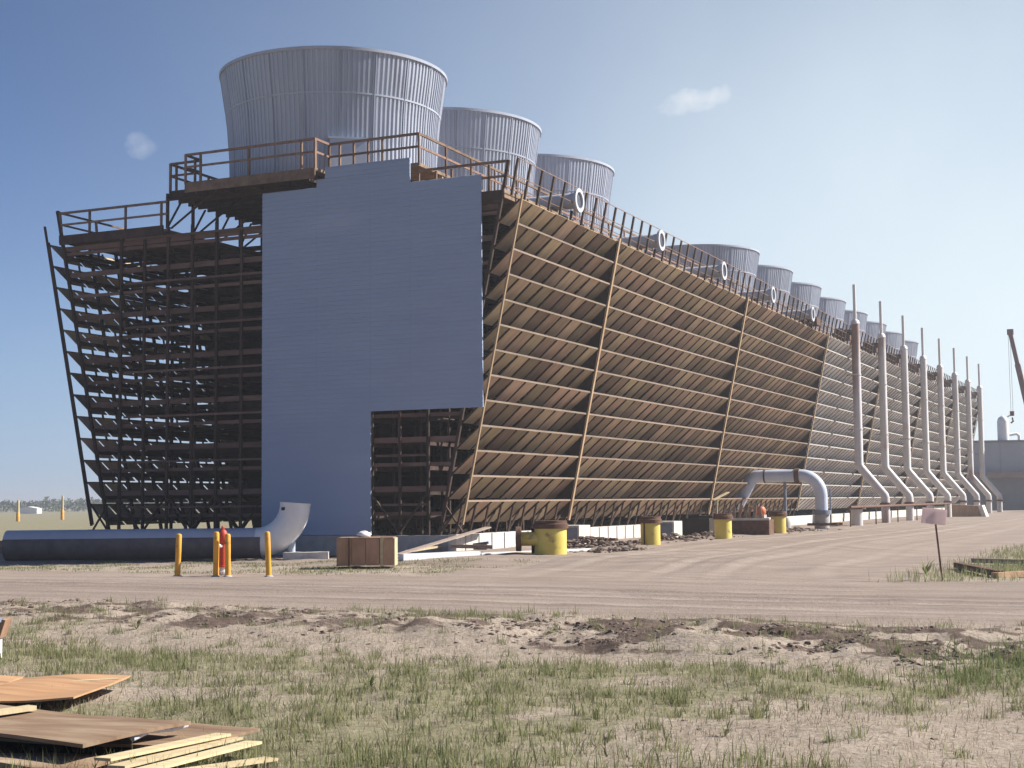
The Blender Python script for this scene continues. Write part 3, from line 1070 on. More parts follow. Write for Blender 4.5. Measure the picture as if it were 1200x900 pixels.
MB().tube([(.52, .2, .3), (.52, .2, 2.6)], .06, 10).build('prop', M['steel'], t)

# grey stub beyond it and the rail barrier
y = PY0 + C * 5
t = thing('stub_pipe', 'grey stub pipe with rusty flange beneath the nearest riser', 'pipe', (PX, y, .16))
MB().lathe([(.40, -.3), (.40, 1.2)], seg=22).build('pipe', M['galv'], t)
MB().lathe([(.36, 1.18), (.64, 1.18), (.64, 1.36), (.36, 1.36)], seg=22).build('flange', M['rust'], t)
t = thing('pipe_rail', 'dark horizontal steel rail running low past the riser feet', 'rail', (PX + .45, PY0 + C * 4.6, .16))
MB().tube([(0, 0, 1.35), (0, 46, 1.35)], .09, 10).build('rail', M['rust'], t)
for k in range(6):
    MB().tube([(0, k * 9, -.2), (0, k * 9, 1.3)], .05, 8).build('post', M['rust'], t)

# ------------------------------------------------------------------ big pipe before the open end
pA, pB = at(8, 659, 0), at(300, 656, 0)
t = thing('intake_pipe', 'large pipe with dark coated underside ending in an upturned white elbow', 'pipe', (0, 0, 0))
R = .575
d = (pB - pA)
d.z = 0
d.normalize()
nrm = Vector((0, 0, 1))
p0, p1 = pA + Vector((0, 0, .64)), pB + Vector((0, 0, .64))
p0.z = p1.z = .64
ang = math.radians(86)
rb = 1.5
el = [p1 + d * (rb * math.sin(ang * i / 12)) + nrm * (rb * (1 - math.cos(ang * i / 12))) for i in range(13)]
tip = el[-1] + (d * math.cos(ang) + nrm * math.sin(ang)) * .12
for f0, f1, dr in ((0, .33, 0), (.331, .66, .004), (.661, 1, 0)):
    MB().tube([p0.lerp(p1, f0), p0.lerp(p1, f1)], R + dr, 32).build('pipe', M['tarpipe'], t)
# darker half shell over the lower part of the straight run
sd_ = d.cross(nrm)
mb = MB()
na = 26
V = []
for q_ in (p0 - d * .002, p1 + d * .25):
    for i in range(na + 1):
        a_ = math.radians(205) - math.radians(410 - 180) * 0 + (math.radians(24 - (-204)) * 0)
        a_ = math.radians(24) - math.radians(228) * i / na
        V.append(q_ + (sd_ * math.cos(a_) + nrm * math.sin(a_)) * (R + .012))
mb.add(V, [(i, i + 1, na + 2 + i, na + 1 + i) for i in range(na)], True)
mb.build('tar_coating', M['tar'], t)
for f_ in (.33, .66, 1.0):
    c_ = p0.lerp(p1, f_)
    MB().tube([c_ - d * .03, c_ + d * .03], R + .008, 32).build('weld_band', M['tarpipe'], t)
MB().tube(el + [tip], [R] * 13 + [R + .02], 32, caps=False).build('elbow', M['white'], t)
MB().tube([tip - (tip - el[-1]) * .5, tip - (tip - el[-1]) * .2], R - .02, 32).build('mouth', M['steel'], t)
MB().box((tip - nrm * .22 - d * .36 - sd_ * -.46), (.2, .06, .12), math.atan2(d.y, d.x)).build('lifting_lug', M['black'], t)
sp = el[9]
MB().tube([(sp.x, sp.y, -.1), (sp.x, sp.y, sp.z - .3)], .15, 12).build('prop', M['tarpipe'], t)
MB().box((sp.x + .6, sp.y + .1, .12), (1.7, .9, .32), .5).build('prop_base', M['conc'], t)

# rusty timbers beyond the pipe's far end
c_ = at(4, 648, 0)
for k, (dx, dy, dz, lab) in enumerate(((0, 0, .12, 'lower reddish timber lying behind the end of the big pipe'), (-.15, .1, .42, 'upper rusty timber on the pile behind the big pipe'))):
    o = MB().box((c_.x + dx, c_.y + dy, c_.z + dz), (2.6, .5, .28), .5 + k * .12).build('timber_beam', M['crate'], None)
    tag(o, lab, 'timber', 'timbers behind the big pipe')

# ------------------------------------------------------------------ bollards and hydrant
bl = [(208, 675, 1.27, (.02, .05), 'yellow bollard standing apart on the left of the hydrant'), (253, 675, 1.33, (0, .01), 'yellow bollard touching the hydrant on its left'),
      (267, 675, 1.27, (0, -.01), 'yellow bollard close by the hydrant on its right'), (315, 675, 1.33, (0, -.045), 'yellow bollard in front of the pipe elbow, right of the hydrant')]
for px, py, h, tl, lab in bl:
    p = at(px, py, 0)
    p.z = gz(p.x, p.y)
    t = thing('bollard', lab, 'bollard', p, 'yellow bollards guarding the hydrant')
    MB().lathe([(.085, -.3), (.085, h * .55), (.088, h * .56), (.085, h - .05), (.07, h - .015), (.03, h)], seg=16).build('post', M['orange'], t)
    MB().lathe([(.1, -.05), (.14, .0), (.12, .03), (.086, .04)], seg=14).build('footing', M['conc_grey'], t)
    t.rotation_euler = (tl[0], tl[1], 0)
p = at(261, 674, 0)
p.z = gz(p.x, p.y)
t = thing('fire_hydrant', 'tall red fire hydrant between two yellow bollards', 'hydrant', p)
MB().lathe([(.10, -.2), (.10, .05), (.16, .06), (.16, .12), (.10, .13), (.10, .24)], seg=18).build('base', M['silver'], t)
MB().lathe([(.155, .24), (.155, .28), (.12, .29), (.115, .95), (.155, .97), (.155, 1.02), (.14, 1.03), (.15, 1.18), (.12, 1.3), (.07, 1.36)], seg=20).build('barrel', M['red'], t)
MB().lathe([(.05, 1.36), (.055, 1.44), (.03, 1.47)], seg=6, smooth=False).build('operating_nut', M['red'], t)
MB().tube([(0, -.1, .88), (0, -.24, .88)], .065, 12).build('nozzle_cap', M['silver'], t)
MB().tube([(-.24, 0, 1.1), (.24, 0, 1.1)], .055, 12).build('nozzle', M['red'], t)

# ------------------------------------------------------------------ crate and lumber before the end wall
a_ = at(396, 664, .1)
vw = (a_ - CAM)
vw.z = 0
vw.normalize()
dx = Matrix.Rotation(math.radians(-7), 3, 'Z') @ Vector((vw.y, -vw.x, 0))
b_ = a_ + dx * 1.78
dyv = Vector((-dx.y, dx.x, 0))
ang = math.atan2(dx.y, dx.x)
p = (a_ + b_) / 2 + dyv * .55
p.z = .1
t = thing('wooden_crate', 'brown wooden crate with a pale strap standing before the end wall', 'crate', p)
t.rotation_euler = (0, 0, ang)
L_ = (b_ - a_).length
for k in range(4):
    MB().box((-L_ / 2 + (k + .5) * L_ / 4, -.55, .45), (L_ / 4 - .015, .04, .86)).build('plank', M['crate'], t)
    MB().box((-L_ / 2 + (k + .5) * L_ / 4, 0, .9), (L_ / 4 - .015, 1.1, .035)).build('plank', M['crate'], t)
MB().box((L_ / 2 + .02, 0, .45), (.04, 1.14, .88)).build('end_board', M['pine'], t)  # sunlit end of the crate, its brightness put into a paler board colour
MB().box((-L_ / 2 - .02, 0, .45), (.04, 1.14, .88)).build('end_board', M['crate'], t)
MB().box((0, .55, .45), (L_, .04, .86)).build('back_board', M['crate'], t)
MB().box((L_ * .29, -.585, .46), (.09, .03, .94)).build('strap', M['pine'], t)
MB().box((-L_ * .3, -.583, .46), (.05, .03, .9)).build('strap', M['rust'], t)
c2 = p - dx * .1 + Vector((0, 0, .86))
mb = MB()
V, Fc = [], []
for i in range(7):
    for j in range(12):
        ph, th = math.pi * i / 6, math.tau * j / 12
        rr = .2 * (1 + random.uniform(-.2, .2))
        V.append((rr * math.sin(ph) * math.cos(th) * 1.2, rr * math.sin(ph) * math.sin(th), .14 + .55 * rr * math.cos(ph)))
Fc = [(i * 12 + j, (i + 1) * 12 + j, (i + 1) * 12 + (j + 1) % 12, i * 12 + (j + 1) % 12) for i in range(6) for j in range(12)]
o = MB().add(V, Fc, True).build('plastic_bag', M['white'], None, sharp=False)
o.location = c2
tag(o, 'crumpled white bag lying on top of the wooden crate', 'bag')

def beam_at(a_, b_, w_, h_, mat, name, lab, cat, group=None):
    a_, b_ = Vector(a_), Vector(b_)
    mid = (a_ + b_) / 2
    o = MB().bar(a_ - mid, b_ - mid, w_, h_).build(name, M[mat], None)
    o.location = mid
    return tag(o, lab, cat, group)


g_ = 'lumber lying along the basin'
beam_at(at(466, 650, .3), at(572, 618, 1.1), .28, .05, 'wood_grey', 'scaffold_plank', 'grey plank leaning up against the basin corner', 'plank', g_)
beam_at(at(470, 653, .25), at(560, 649.5, .25), .3, .22, 'white', 'white_beam', 'long white beam lying left of the widest yellow pipe', 'beam', g_)
beam_at(at(562, 650.5, .22), at(690, 645, .22), .25, .16, 'white', 'white_beam', 'long white beam passing behind the widest yellow pipe', 'beam', g_)
beam_at(at(478, 646, .3), at(540, 636, .5), .3, .07, 'pine', 'pine_plank', 'pale pine plank on top of the white beams', 'plank', g_)
beam_at(at(528, 640, .5), at(577, 641, .45), .22, .14, 'wood_grey', 'short_timber', 'short brown timber lying across the white beams', 'timber', g_)
p = at(563, 646, .25)
t = thing('steel_clamp', 'small dark clamp lying on the white beams', 'clamp', (p.x, p.y, .3))
MB().box((0, 0, .12), (.5, .3, .22), .3).build('body', M['rust'], t)
MB().tube([(-.3, 0, .2), (.3, .1, .28)], .05, 8).build('screw', M['steel'], t)
p = at(537, 633, .5)
t = thing('sawhorse', 'small pine trestle standing against the basin wall', 'trestle', (p.x, p.y, .2))
MB().box((0, 0, .72), (1.1, .12, .12), .4).build('top', M['pine'], t)
for sx in (-.4, .4):
    for sy in (-1, 1):
        MB().bar((sx, 0, .7), (sx * 1.1, sy * .28, 0), .05, .08, (1, 0, 0)).build('leg', M['pine'], t)

# concrete blocks and soil heaps along the basin
for k, (px, lab) in enumerate(((698, 'square grey concrete block left of the second yellow pipe'), (800, 'square grey concrete block between the second and third yellow pipes'))):
    y = {0: 7.4, 1: 18.0}[k]
    x = {0: 10.75, 1: 11.5}[k]
    t = thing('concrete_block', lab, 'block', (x, y, .18), 'concrete blocks beside the basin')
    MB().box((0, 0, .40), (.95, 1.3, 1.0)).build('block', M['conc'], t)
    MB().box((0, -.665, .40), (.78, .03, .82)).build('end_plate', M['steel'], t)  # dark square set on the near face of the block


def clods(name, pts, rmin, rmax, seed=1, flat=.65):
    """lumpy soil lumps: one small many-sided body per point"""
    r2 = np.random.default_rng(seed)
    ph = (1 + 5 ** .5) / 2
    ico = np.array([(-1, ph, 0), (1, ph, 0), (-1, -ph, 0), (1, -ph, 0), (0, -1, ph), (0, 1, ph), (0, -1, -ph), (0, 1, -ph), (ph, 0, -1), (ph, 0, 1), (-ph, 0, -1), (-ph, 0, 1)]) / 1.9
    fc = np.array([(0, 11, 5), (0, 5, 1), (0, 1, 7), (0, 7, 10), (0, 10, 11), (1, 5, 9), (5, 11, 4), (11, 10, 2), (10, 7, 6), (7, 1, 8), (3, 9, 4), (3, 4, 2), (3, 2, 6), (3, 6, 8), (3, 8, 9), (4, 9, 5), (2, 4, 11), (6, 2, 10), (8, 6, 7), (9, 8, 1)])
    pts = np.asarray(pts, float)
    N = len(pts)
    rad = rmin + (rmax - rmin) * r2.random(N) ** 2.5
    V = ico[None] * (1 + (r2.random((N, 12, 1)) - .5) * .6) * rad[:, None, None]
    V[:, :, 0] *= (.7 + .7 * r2.random((N, 1)))
    V[:, :, 2] *= flat
    a = r2.random(N) * 6.28
    c_, s_ = np.cos(a)[:, None], np.sin(a)[:, None]
    V = np.stack([V[:, :, 0] * c_ - V[:, :, 1] * s_, V[:, :, 0] * s_ + V[:, :, 1] * c_, V[:, :, 2]], -1) + pts[:, None]
    Fc = (fc[None] + 12 * np.arange(N)[:, None, None]).reshape(-1, 3)
    me = bpy.data.meshes.new(name)
    me.from_pydata(V.reshape(-1, 3).tolist(), [], Fc.tolist())
    me.materials.append(M['clod'])
    o = link(name, me)
    return o


hp = []
for cx_, cy_, rx, ry, h, nn in ((12.6, 4.8, 1.5, 2.6, .42, 260), (12.6, 9.6, .9, 1.8, .25, 120), (12.6, 15.2, 1.2, 2.2, .34, 200), (12.4, 22, 1.2, 2.5, .3, 170), (11.5, 27, 1.2, 2, .4, 150), (14.8, 1.5, 1.5, 2, .12, 90), (13.5, 35, 1.5, 4, .25, 160)):
    for _ in range(nn):
        u, v = rng.normal(0, .5, 2)
        hp.append((cx_ + u * rx, cy_ + v * ry, gz(cx_, cy_) + max(0, h * (1 - (u * u + v * v))) * rng.random()))
o = clods('soil_heap', hp, .03, .17, 5, .5)
o['kind'] = 'stuff'
tag(o, 'broken soil heaped between the yellow stub pipes and the basin', 'soil')

# open bin with debris, tall sheet behind it
t = thing('debris_bin', 'dark open bin with pale rim and scraps standing up in it', 'bin', (12.9, 27.0, .18))
t.rotation_euler = (0, 0, .1)
for (c_, s_) in (((0, -.8, .4), (2.7, .08, .85)), ((0, .8, .4), (2.7, .08, .85)), ((-1.35, 0, .4), (.08, 1.6, .85)), ((1.35, 0, .4), (.08, 1.6, .85)), ((0, 0, .05), (2.6, 1.5, .08))):
    MB().box(c_, s_).build('side', M['rust'], t)
MB().box((0, -.84, .86), (2.85, .1, .12)).build('rim', M['conc'], t)
for k in range(6):
    MB().box((-.7 + k * .3, random.uniform(-.4, .4), .95), (.16, .05, 1.1 + .4 * random.random()), 0, random.uniform(-.2, .2), random.uniform(-.3, .3)).build('scrap', M['crate' if k % 2 else 'wood_grey'], t)
o = MB().bar((11.6, 25.6, .2), (11.7, 25.7, 2.1), .06, .12, (1, 0, 0)).bar((11.5, 25.6, 2.08), (12.1, 26.5, 2.5), .22, .06).build('prop_frame', M['pine'], None)
tag(o, 'pale timber prop with a slanting top standing behind the dark bin', 'prop')
o = MB().box((0, 0, .5), (1.5, 2.4, 1.0)).box((.2, .3, 1.05), (1.0, 1.5, .12)).box((-.3, -.6, 1.1), (.5, .9, .2), .4).build('scrap_stack', M['fill'], None)
o.location = (11.3, 24.2, .15)
tag(o, 'dark stacked scrap left of the third yellow stub pipe', 'scrap')

# orange topped machine
t = thing('site_mixer', 'small machine with orange drum on splayed grey legs behind a yellow stub pipe', 'mixer', (12.7, 30.9, .18))
MB().lathe([(.10, 1.0), (.22, 1.02), (.31, 1.15), (.30, 1.35), (.2, 1.5), (.15, 1.5)], seg=18).build('drum', M['orange_mach'], t)
MB().box((0, 0, .8), (.55, .6, .5)).build('body', M['conc_grey'], t)
for sx in (-1, 1):
    for sy in (-1, 1):
        MB().bar((sx * .2, sy * .2, .6), (sx * .45, sy * .4, -.05), .06, .06, (0, 1, 0)).build('leg', M['galv'], t)

# concrete block at the fifth riser
t = thing('anchor_block', 'reddish concrete block with a pale end at the feet of the far risers', 'block', (15.0, PY0 + C * 9.2, .12))
MB().prism([(-1.9, -1.2, 0), (1.9, -1.2, 0), (1.5, -1.2, 1.15), (-1.2, -1.2, 1.3)], (0, 2.2, 0)).build('block', M['crate'], t)
MB().prism([(1.9, -1.22, 0), (2.3, -1.22, 0), (1.9, -1.22, 1.2), (1.52, -1.22, 1.15)], (0, 2.24, 0)).build('end_wedge', M['conc'], t)

# ------------------------------------------------------------------ sign and timbers on the right
p = at(1105, 679, 0)
p.z = gz(p.x, p.y)
t = thing('stake_sign', 'pale pink blank sign on a thin leaning stake beside the dirt road', 'sign', p)
top = CAM + (FW + RT * (1095 - 600) / F_PX + UP * (450 - 606) / F_PX) * ((p - CAM).dot(FW))
top = Vector((top.x, top.y, top.z)) - p
MB().bar((0, 0, -.2), top + Vector((0, 0, .15)), .045, .04, (0, 1, 0)).build('stake', M['rust'], t)
# plate, front towards the road
pl = MB().box((0, 0, 0), (.62, .03, .40))
o = pl.build('plate', M['sign'], t)
o.location = top + Vector((.0, -.045, .02))
o.rotation_euler = (0, .12, .35)
tl = [((1140, 657), (1215, 659), .14, 'straight grey timber lying farthest in the right hand grass', 'wood_grey'), ((1122, 662), (1172, 672), .15, 'dark broken timber slanting in the right hand grass', 'rust'),
      ((1165, 673), (1215, 670), .14, 'brown timber lying nearest the road in the right hand grass', 'crate')]
for (a0, a1, w_, lab, mt) in tl:
    A, B = at(*a0, .12), at(*a1, .12)
    z = .08 + max(gz(A.x, A.y), gz(B.x, B.y))
    beam_at((A.x, A.y, z), (B.x, B.y, z), w_ * 1.4, w_, mt, 'loose_timber', lab, 'timber', 'loose timbers in the right hand grass')

# ------------------------------------------------------------------ plywood and boards at lower left
def sheet(F_, dirv, lx, ly, z, th, mat, name, lab, grp='plywood and boards dumped in the grass', tilt=(0, 0)):
    """F_ front corner, dirv along the ly edge, lx to the left of it"""
    d1 = Vector((dirv[0], dirv[1], 0)).normalized()
    d2 = Vector((-d1.y, d1.x, 0))
    c_ = Vector((F_[0], F_[1], 0)) + d1 * ly / 2 + d2 * lx / 2
    mb = MB()
    nx_, ny_ = 10, 6
    V = []
    for s_ in (0, 1):
        for i in range(nx_ + 1):
            for j in range(ny_ + 1):
                u, v = i / nx_ - .5, j / ny_ - .5
                wv = .015 * math.sin(5 * u + 3 * v + z * 40) + tilt[0] * u + tilt[1] * v
                P = d2 * (u * lx) + d1 * (v * ly)
                V.append((P.x, P.y, wv + s_ * th))
    W = ny_ + 1
    o_ = (nx_ + 1) * W
    Fc = []
    for i in range(nx_):
        for j in range(ny_):
            q_ = (i * W + j, i * W + j + 1, (i + 1) * W + j + 1, (i + 1) * W + j)
            Fc += [q_, tuple(k + o_ for k in q_[::-1])]
    for i in range(nx_):
        for j0 in (0, ny_):
            Fc.append((i * W + j0, (i + 1) * W + j0, (i + 1) * W + j0 + o_, i * W + j0 + o_))
    for j in range(ny_):
        for i0 in (0, nx_):
            Fc.append((i0 * W + j, i0 * W + j + 1, i0 * W + j + 1 + o_, i0 * W + j + o_))
    o = mb.add(V, Fc).build(name, M[mat], None)
    bm = bmesh.new()
    bm.from_mesh(o.data)
    bmesh.ops.recalc_face_normals(bm, faces=bm.faces)
    bm.to_mesh(o.data)
    bm.free()
    o.location = (c_.x, c_.y, z)
    return tag(o, lab, 'plywood', grp)


zb = gz(24.5, -41) + .05
Fp, Rp = at(97, 879, .22), at(213, 856, .22)
dv = (Rp - Fp)
sheet(Fp, dv, 2.44, 1.22, zb + .22, .03, 'ply_dark', 'plywood_sheet', 'weathered brown plywood sheet on top of the nearest pile')
F2 = Fp + Vector((.05, .25, 0))
sheet(F2 + dv.normalized() * .35 + Vector((.35, 0, 0)), dv.normalized() + Vector((-.12, 0, 0)), 2.44, 1.22, zb + .12, .025, 'ply_dark', 'plywood_sheet', 'darker plywood sheet sticking out behind the top sheet of the nearest pile')
sheet(Fp + Vector((.02, .05, 0)), dv, 2.40, 1.2, zb + .03, .05, 'black', 'plywood_sheet', 'blackened sheet at the bottom of the nearest pile')  # bottom sheet, coloured much blacker than the ones above
F3 = at(74, 905, .1)
sheet(F3, dv, 2.0, .6, zb + .05, .04, 'ply_dark', 'plywood_sheet', 'brown plywood offcut in the bottom left corner')
F4, R4 = at(86, 826, .12), at(153, 797, .12)
d4 = R4 - F4
z4 = gz(23, -38.5) + .12
sheet(F4, d4, 1.22, d4.length, z4, .02, 'ply_orange', 'plywood_sheet', 'orange plywood sheet with its right edge lifted over the grass', tilt=(-.02, .0))
F5 = Vector((F4.x, F4.y, 0)) + Vector((-d4.y, d4.x, 0)).normalized() * 1.235
sheet(F5, d4, 1.22, d4.length, z4 + .005, .02, 'ply_orange', 'plywood_sheet', 'orange plywood sheet running out of the left edge')
a0, a1 = at(60, 797, .2), at(138, 793, .2)
beam_at((a0.x, a0.y, z4 + .0), (a1.x, a1.y, z4 + .0), .09, .05, 'pine', 'pine_batten', 'thin pine batten along the far edge of the orange plywood', 'batten')
a0, a1 = at(-10, 843, .25), at(38, 836, .25)
beam_at((a0.x, a0.y, zb + .28), (a1.x, a1.y, zb + .28), .12, .04, 'pine', 'pine_board', 'short pale board lying on the weathered plywood at the left edge', 'board', 'pine boards on the plywood pile')
pls = [((120, 884), (262, 854), .26, 'pale pine board lying farthest back in the fan of boards'), ((136, 893), (276, 858), .22, 'pale pine board second from the back in the fan of boards'),
       ((166, 897), (298, 863), .22, 'pale pine board in the middle of the fan of boards'), ((200, 900), (318, 882), .16, 'pale pine board lowest in the grass of the fan of boards')]
for k, (a0, a1, zz, lab) in enumerate(pls):
    A, B = at(*a0, zz), at(*a1, zz - .05)
    beam_at((A.x, A.y, zb + zz - .06), (B.x, B.y, zb + zz - .12), .15, .022, 'pine', 'pine_board', lab, 'board', 'pine boards fanned out beside the plywood')
A, B = at(155, 869, .2), at(218, 855, .2)
mb = MB().tube([(A.x, A.y, zb + .20), (A.lerp(B, .3).x, A.lerp(B, .3).y, zb + .23), (A.lerp(B, .7).x, A.lerp(B, .7).y, zb + .21), (B.x, B.y, zb + .22)], [.025, .018, .022, .03], 10)
o = mb.build('plastic_roll', M['tarp'], None)
tag(o, 'rolled plastic film tucked along the edge of the weathered plywood', 'film')
# post corner cut by the left edge
p = at(-1, 772, 0)
p.z = gz(p.x, p.y)
t = thing('survey_box', 'small grey topped box cut off by the left edge', 'box', p)
t.rotation_euler = (0, 0, .5)
MB().box((-.15, 0, .2), (.3, .3, .42)).build('body', M['white'], t)
MB().prism([(-.34, -.2, .40), (.04, -.2, .40), (-.02, -.2, .55), (-.28, -.2, .55)], (0, .4, 0)).build('lid', M['steel'], t)
MB().box((.06, 0, .42), (.05, .36, .26), 0, 0, .3).build('side_board', M['crate'], t)

# ------------------------------------------------------------------ far things
def at_d(px, py, depth):
    return CAM + (FW + RT * (px - 600) / F_PX + UP * (450 - py) / F_PX) * depth


t = thing('plant_building', 'low grey industrial building with brown canopy behind the far risers', 'building', at_d(1190, 598, 225))
t.location.z = 0
t.rotation_euler = (0, 0, YAW - .08)
MB().box((14, 8, 5.2), (42, 14, 10.4)).build('wall', M['bld'], t)
MB().box((14, .9, 2.5), (42.1, .4, 5.1)).build('lower_wall', M['bld_dark'], t)
MB().box((-1.5, .2, 5.35), (9, 1.8, .8)).build('canopy', M['bld_brown'], t)
MB().box((14, 8, 10.5), (42.5, 14.5, .35)).build('parapet', M['bld_dark'], t)
for k in range(9):
    MB().box((-6.2 + k * 4.6, .96, 7.7), (.14, .2, 5.2)).build('pilaster', M['bld'], t)
for k in range(4):
    MB().box((6 + k * 5, .68, 2.4), (1.6, .1, 1.3)).build('window', M['steel'], t)
p = at_d(1176, 517, 228)
t = thing('roof_vessel', 'white cylindrical vessel with a bent pipe on the roof of the far building', 'vessel', (p.x, p.y, 10.6))
t.rotation_euler = (0, 0, YAW)
MB().lathe([(.85, -.1), (.85, 3.0), (.7, 3.5), (.3, 3.8), (.1, 3.9)], seg=18).build('shell', M['white'], t)
MB().tube([(.8, 0, .9), (2.0, 0, 1.1), (2.4, 0, .8), (2.4, 0, -.1)], .22, 12).build('outlet_pipe', M['white'], t)
MB().tube([(.3, 0, 3.4), (1.6, 0, 4.2)], .12, 10).build('vent_pipe', M['white'], t)

tipc = at_d(1184, 391, 190)
base = at_d(1229, 596, 182)
base.z = 2.2
t = thing('mobile_crane', 'dark red crane boom with hanging hook cut off by the right edge', 'crane', (base.x, base.y, 0))
b0, b1 = Vector((0, 0, 2.2)), tipc - Vector((base.x, base.y, 0))
MB().bar(b0, b0.lerp(b1, .45), .8, .9, (0, 1, 0)).build('boom_section', M['crane'], t)
MB().bar(b0.lerp(b1, .44), b0.lerp(b1, .8), .65, .75, (0, 1, 0)).build('boom_section', M['crane'], t)
MB().bar(b0.lerp(b1, .79), b1, .5, .6, (0, 1, 0)).build('boom_section', M['crane'], t)
MB().box(b1 + Vector((0, 0, .2)), (.75, .7, .7)).build('boom_head', M['crane'], t)
hk = b1 + Vector((-.15, 0, 0))
for dx_ in (-.12, .12):
    MB().tube([hk + Vector((dx_, 0, 0)), hk + Vector((dx_, 0, -10))], .025, 6).build('cable', M['steel'], t)
MB().box(hk + Vector((0, 0, -10.2)), (.5, .4, .6)).tube([hk + Vector((0, 0, -10.7)), hk + Vector((.1, 0, -11.2)), hk + Vector((-.2, 0, -11.4))], .1, 8).build('hook_block', M['crane'], t)
MB().box((0, 0, 1.9), (3, 3.4, 1.6)).build('cab', M['crane'], t)
MB().box((0, 0, .6), (3, 9, .9)).build('carrier', M['steel'], t)
for sx in (-1.5, 1.5):
    for yy in (-3.5, -1.2, 1.2, 3.5):
        MB().tube([(sx - .2, yy, .6), (sx + .2, yy, .6)], .6, 16).build('wheel', M['black'], t)

# left background: poles, small buildings, tree belt
for px, y0, y1, lab in ((21, 611, 586, 'pale pole in the field at the left edge'), (73, 609, 581, 'pale orange pole in the field left of the tower')):
    p = at(px, y0, 0)
    d_ = (p - CAM).dot(FW)
    h = (y0 - y1) / F_PX * d_
    t = thing('field_pole', lab, 'pole', (p.x, p.y, gz(p.x, p.y)), 'poles in the far field')
    MB().lathe([(.24, -.5), (.2, h * .8), (.14, h)], seg=10).build('post', M['pine'], t)
    MB().lathe([(.27, h * .0), (.265, h * .4), (.24, h * .41)], seg=10).build('sleeve', M['orange'], t)
p = at_d(36, 596, 470)
t = thing('far_shed', 'white shed on the horizon at the far left', 'shed', (p.x, p.y, 0))
t.rotation_euler = (0, 0, YAW)
MB().box((0, 0, .8), (5.5, 5, 1.6)).build('wall', M['white'], t)
MB().prism([(-2.9, -2.7, 1.6), (2.9, -2.7, 1.6), (0, -2.7, 2.2)], (0, 5.4, 0)).build('roof', M['white'], t)


def belt(p0, p1, depth, h, count, seed):
    """far woodland reading as one mass: leaf clumps through the volume of a long belt"""
    r2 = np.random.default_rng(seed)
    t_ = r2.random(count)
    a = np.array(p0)[None] * (1 - t_[:, None]) + np.array(p1)[None] * t_[:, None]
    hh = h * (.45 + .75 * fbm(t_ * 400, t_ * 0 + seed, 14, seed, 4))
    pos = np.stack([a[:, 0] + r2.normal(0, depth, count), a[:, 1] + r2.normal(0, depth, count), hh * r2.random(count) ** .7], -1)
    s = (.5 + .9 * r2.random(count)) * h * .11
    tri = r2.normal(0, 1, (count, 3, 3)) * s[:, None, None]
    V = (pos[:, None] + tri).reshape(-1, 3)
    V[:, 2] = np.maximum(V[:, 2], -.3)
    Fc = np.arange(count * 3).reshape(-1, 3)
    me = bpy.data.meshes.new('tree_belt')
    me.from_pydata(V.tolist(), [], Fc.tolist())
    return me


M['leaf'] = mk('far_foliage', [(.3, (.035, .05, .022)), (.7, (.075, .095, .042))], .3, .9, 0, per=.3)
dl = (RT * -1)
q0, q1 = at_d(-420, 597, 640), at_d(620, 597, 700)
bme = belt((q0.x, q0.y, 0), (q1.x, q1.y, 0), 9, 5.2, 16000, 3)
bme.materials.append(M['leaf'])
o = link('tree_belt', bme)
o['kind'] = 'stuff'
tag(o, 'dark belt of trees along the horizon on the left', 'trees')
q0, q1 = at_d(900, 590, 700), at_d(1700, 590, 640)
bme = belt((q0.x, q0.y, 0), (q1.x, q1.y, 0), 9, 4.2, 9000, 9)
bme.materials.append(M['leaf'])
o = link('tree_belt', bme)
o['kind'] = 'stuff'
tag(o, 'distant trees on the horizon on the right', 'trees')

# ------------------------------------------------------------------ soil lumps and grass in the foreground
N = 200000
x = rng.uniform(8, 38, N)
y = rng.uniform(-46, -24, N)
keep = rng.random(N) < np.clip(bermness(x, y) ** 1.2 * sst(.40, .62, fbm(x, y, .9, 71, 4)) * .5 + .004 * (1 - roadness(x, y)) + .012 * sst(-31.5, -29, y) * (1 - roadness(x, y)), 0, 1)
x, y = x[keep], y[keep]
o = clods('soil_clods', np.stack([x, y, ground_z(x, y) - .008], -1), .010, .065, 9, .6)
o['kind'] = 'stuff'
tag(o, 'dark clods on the disturbed bank between road and grass', 'soil')


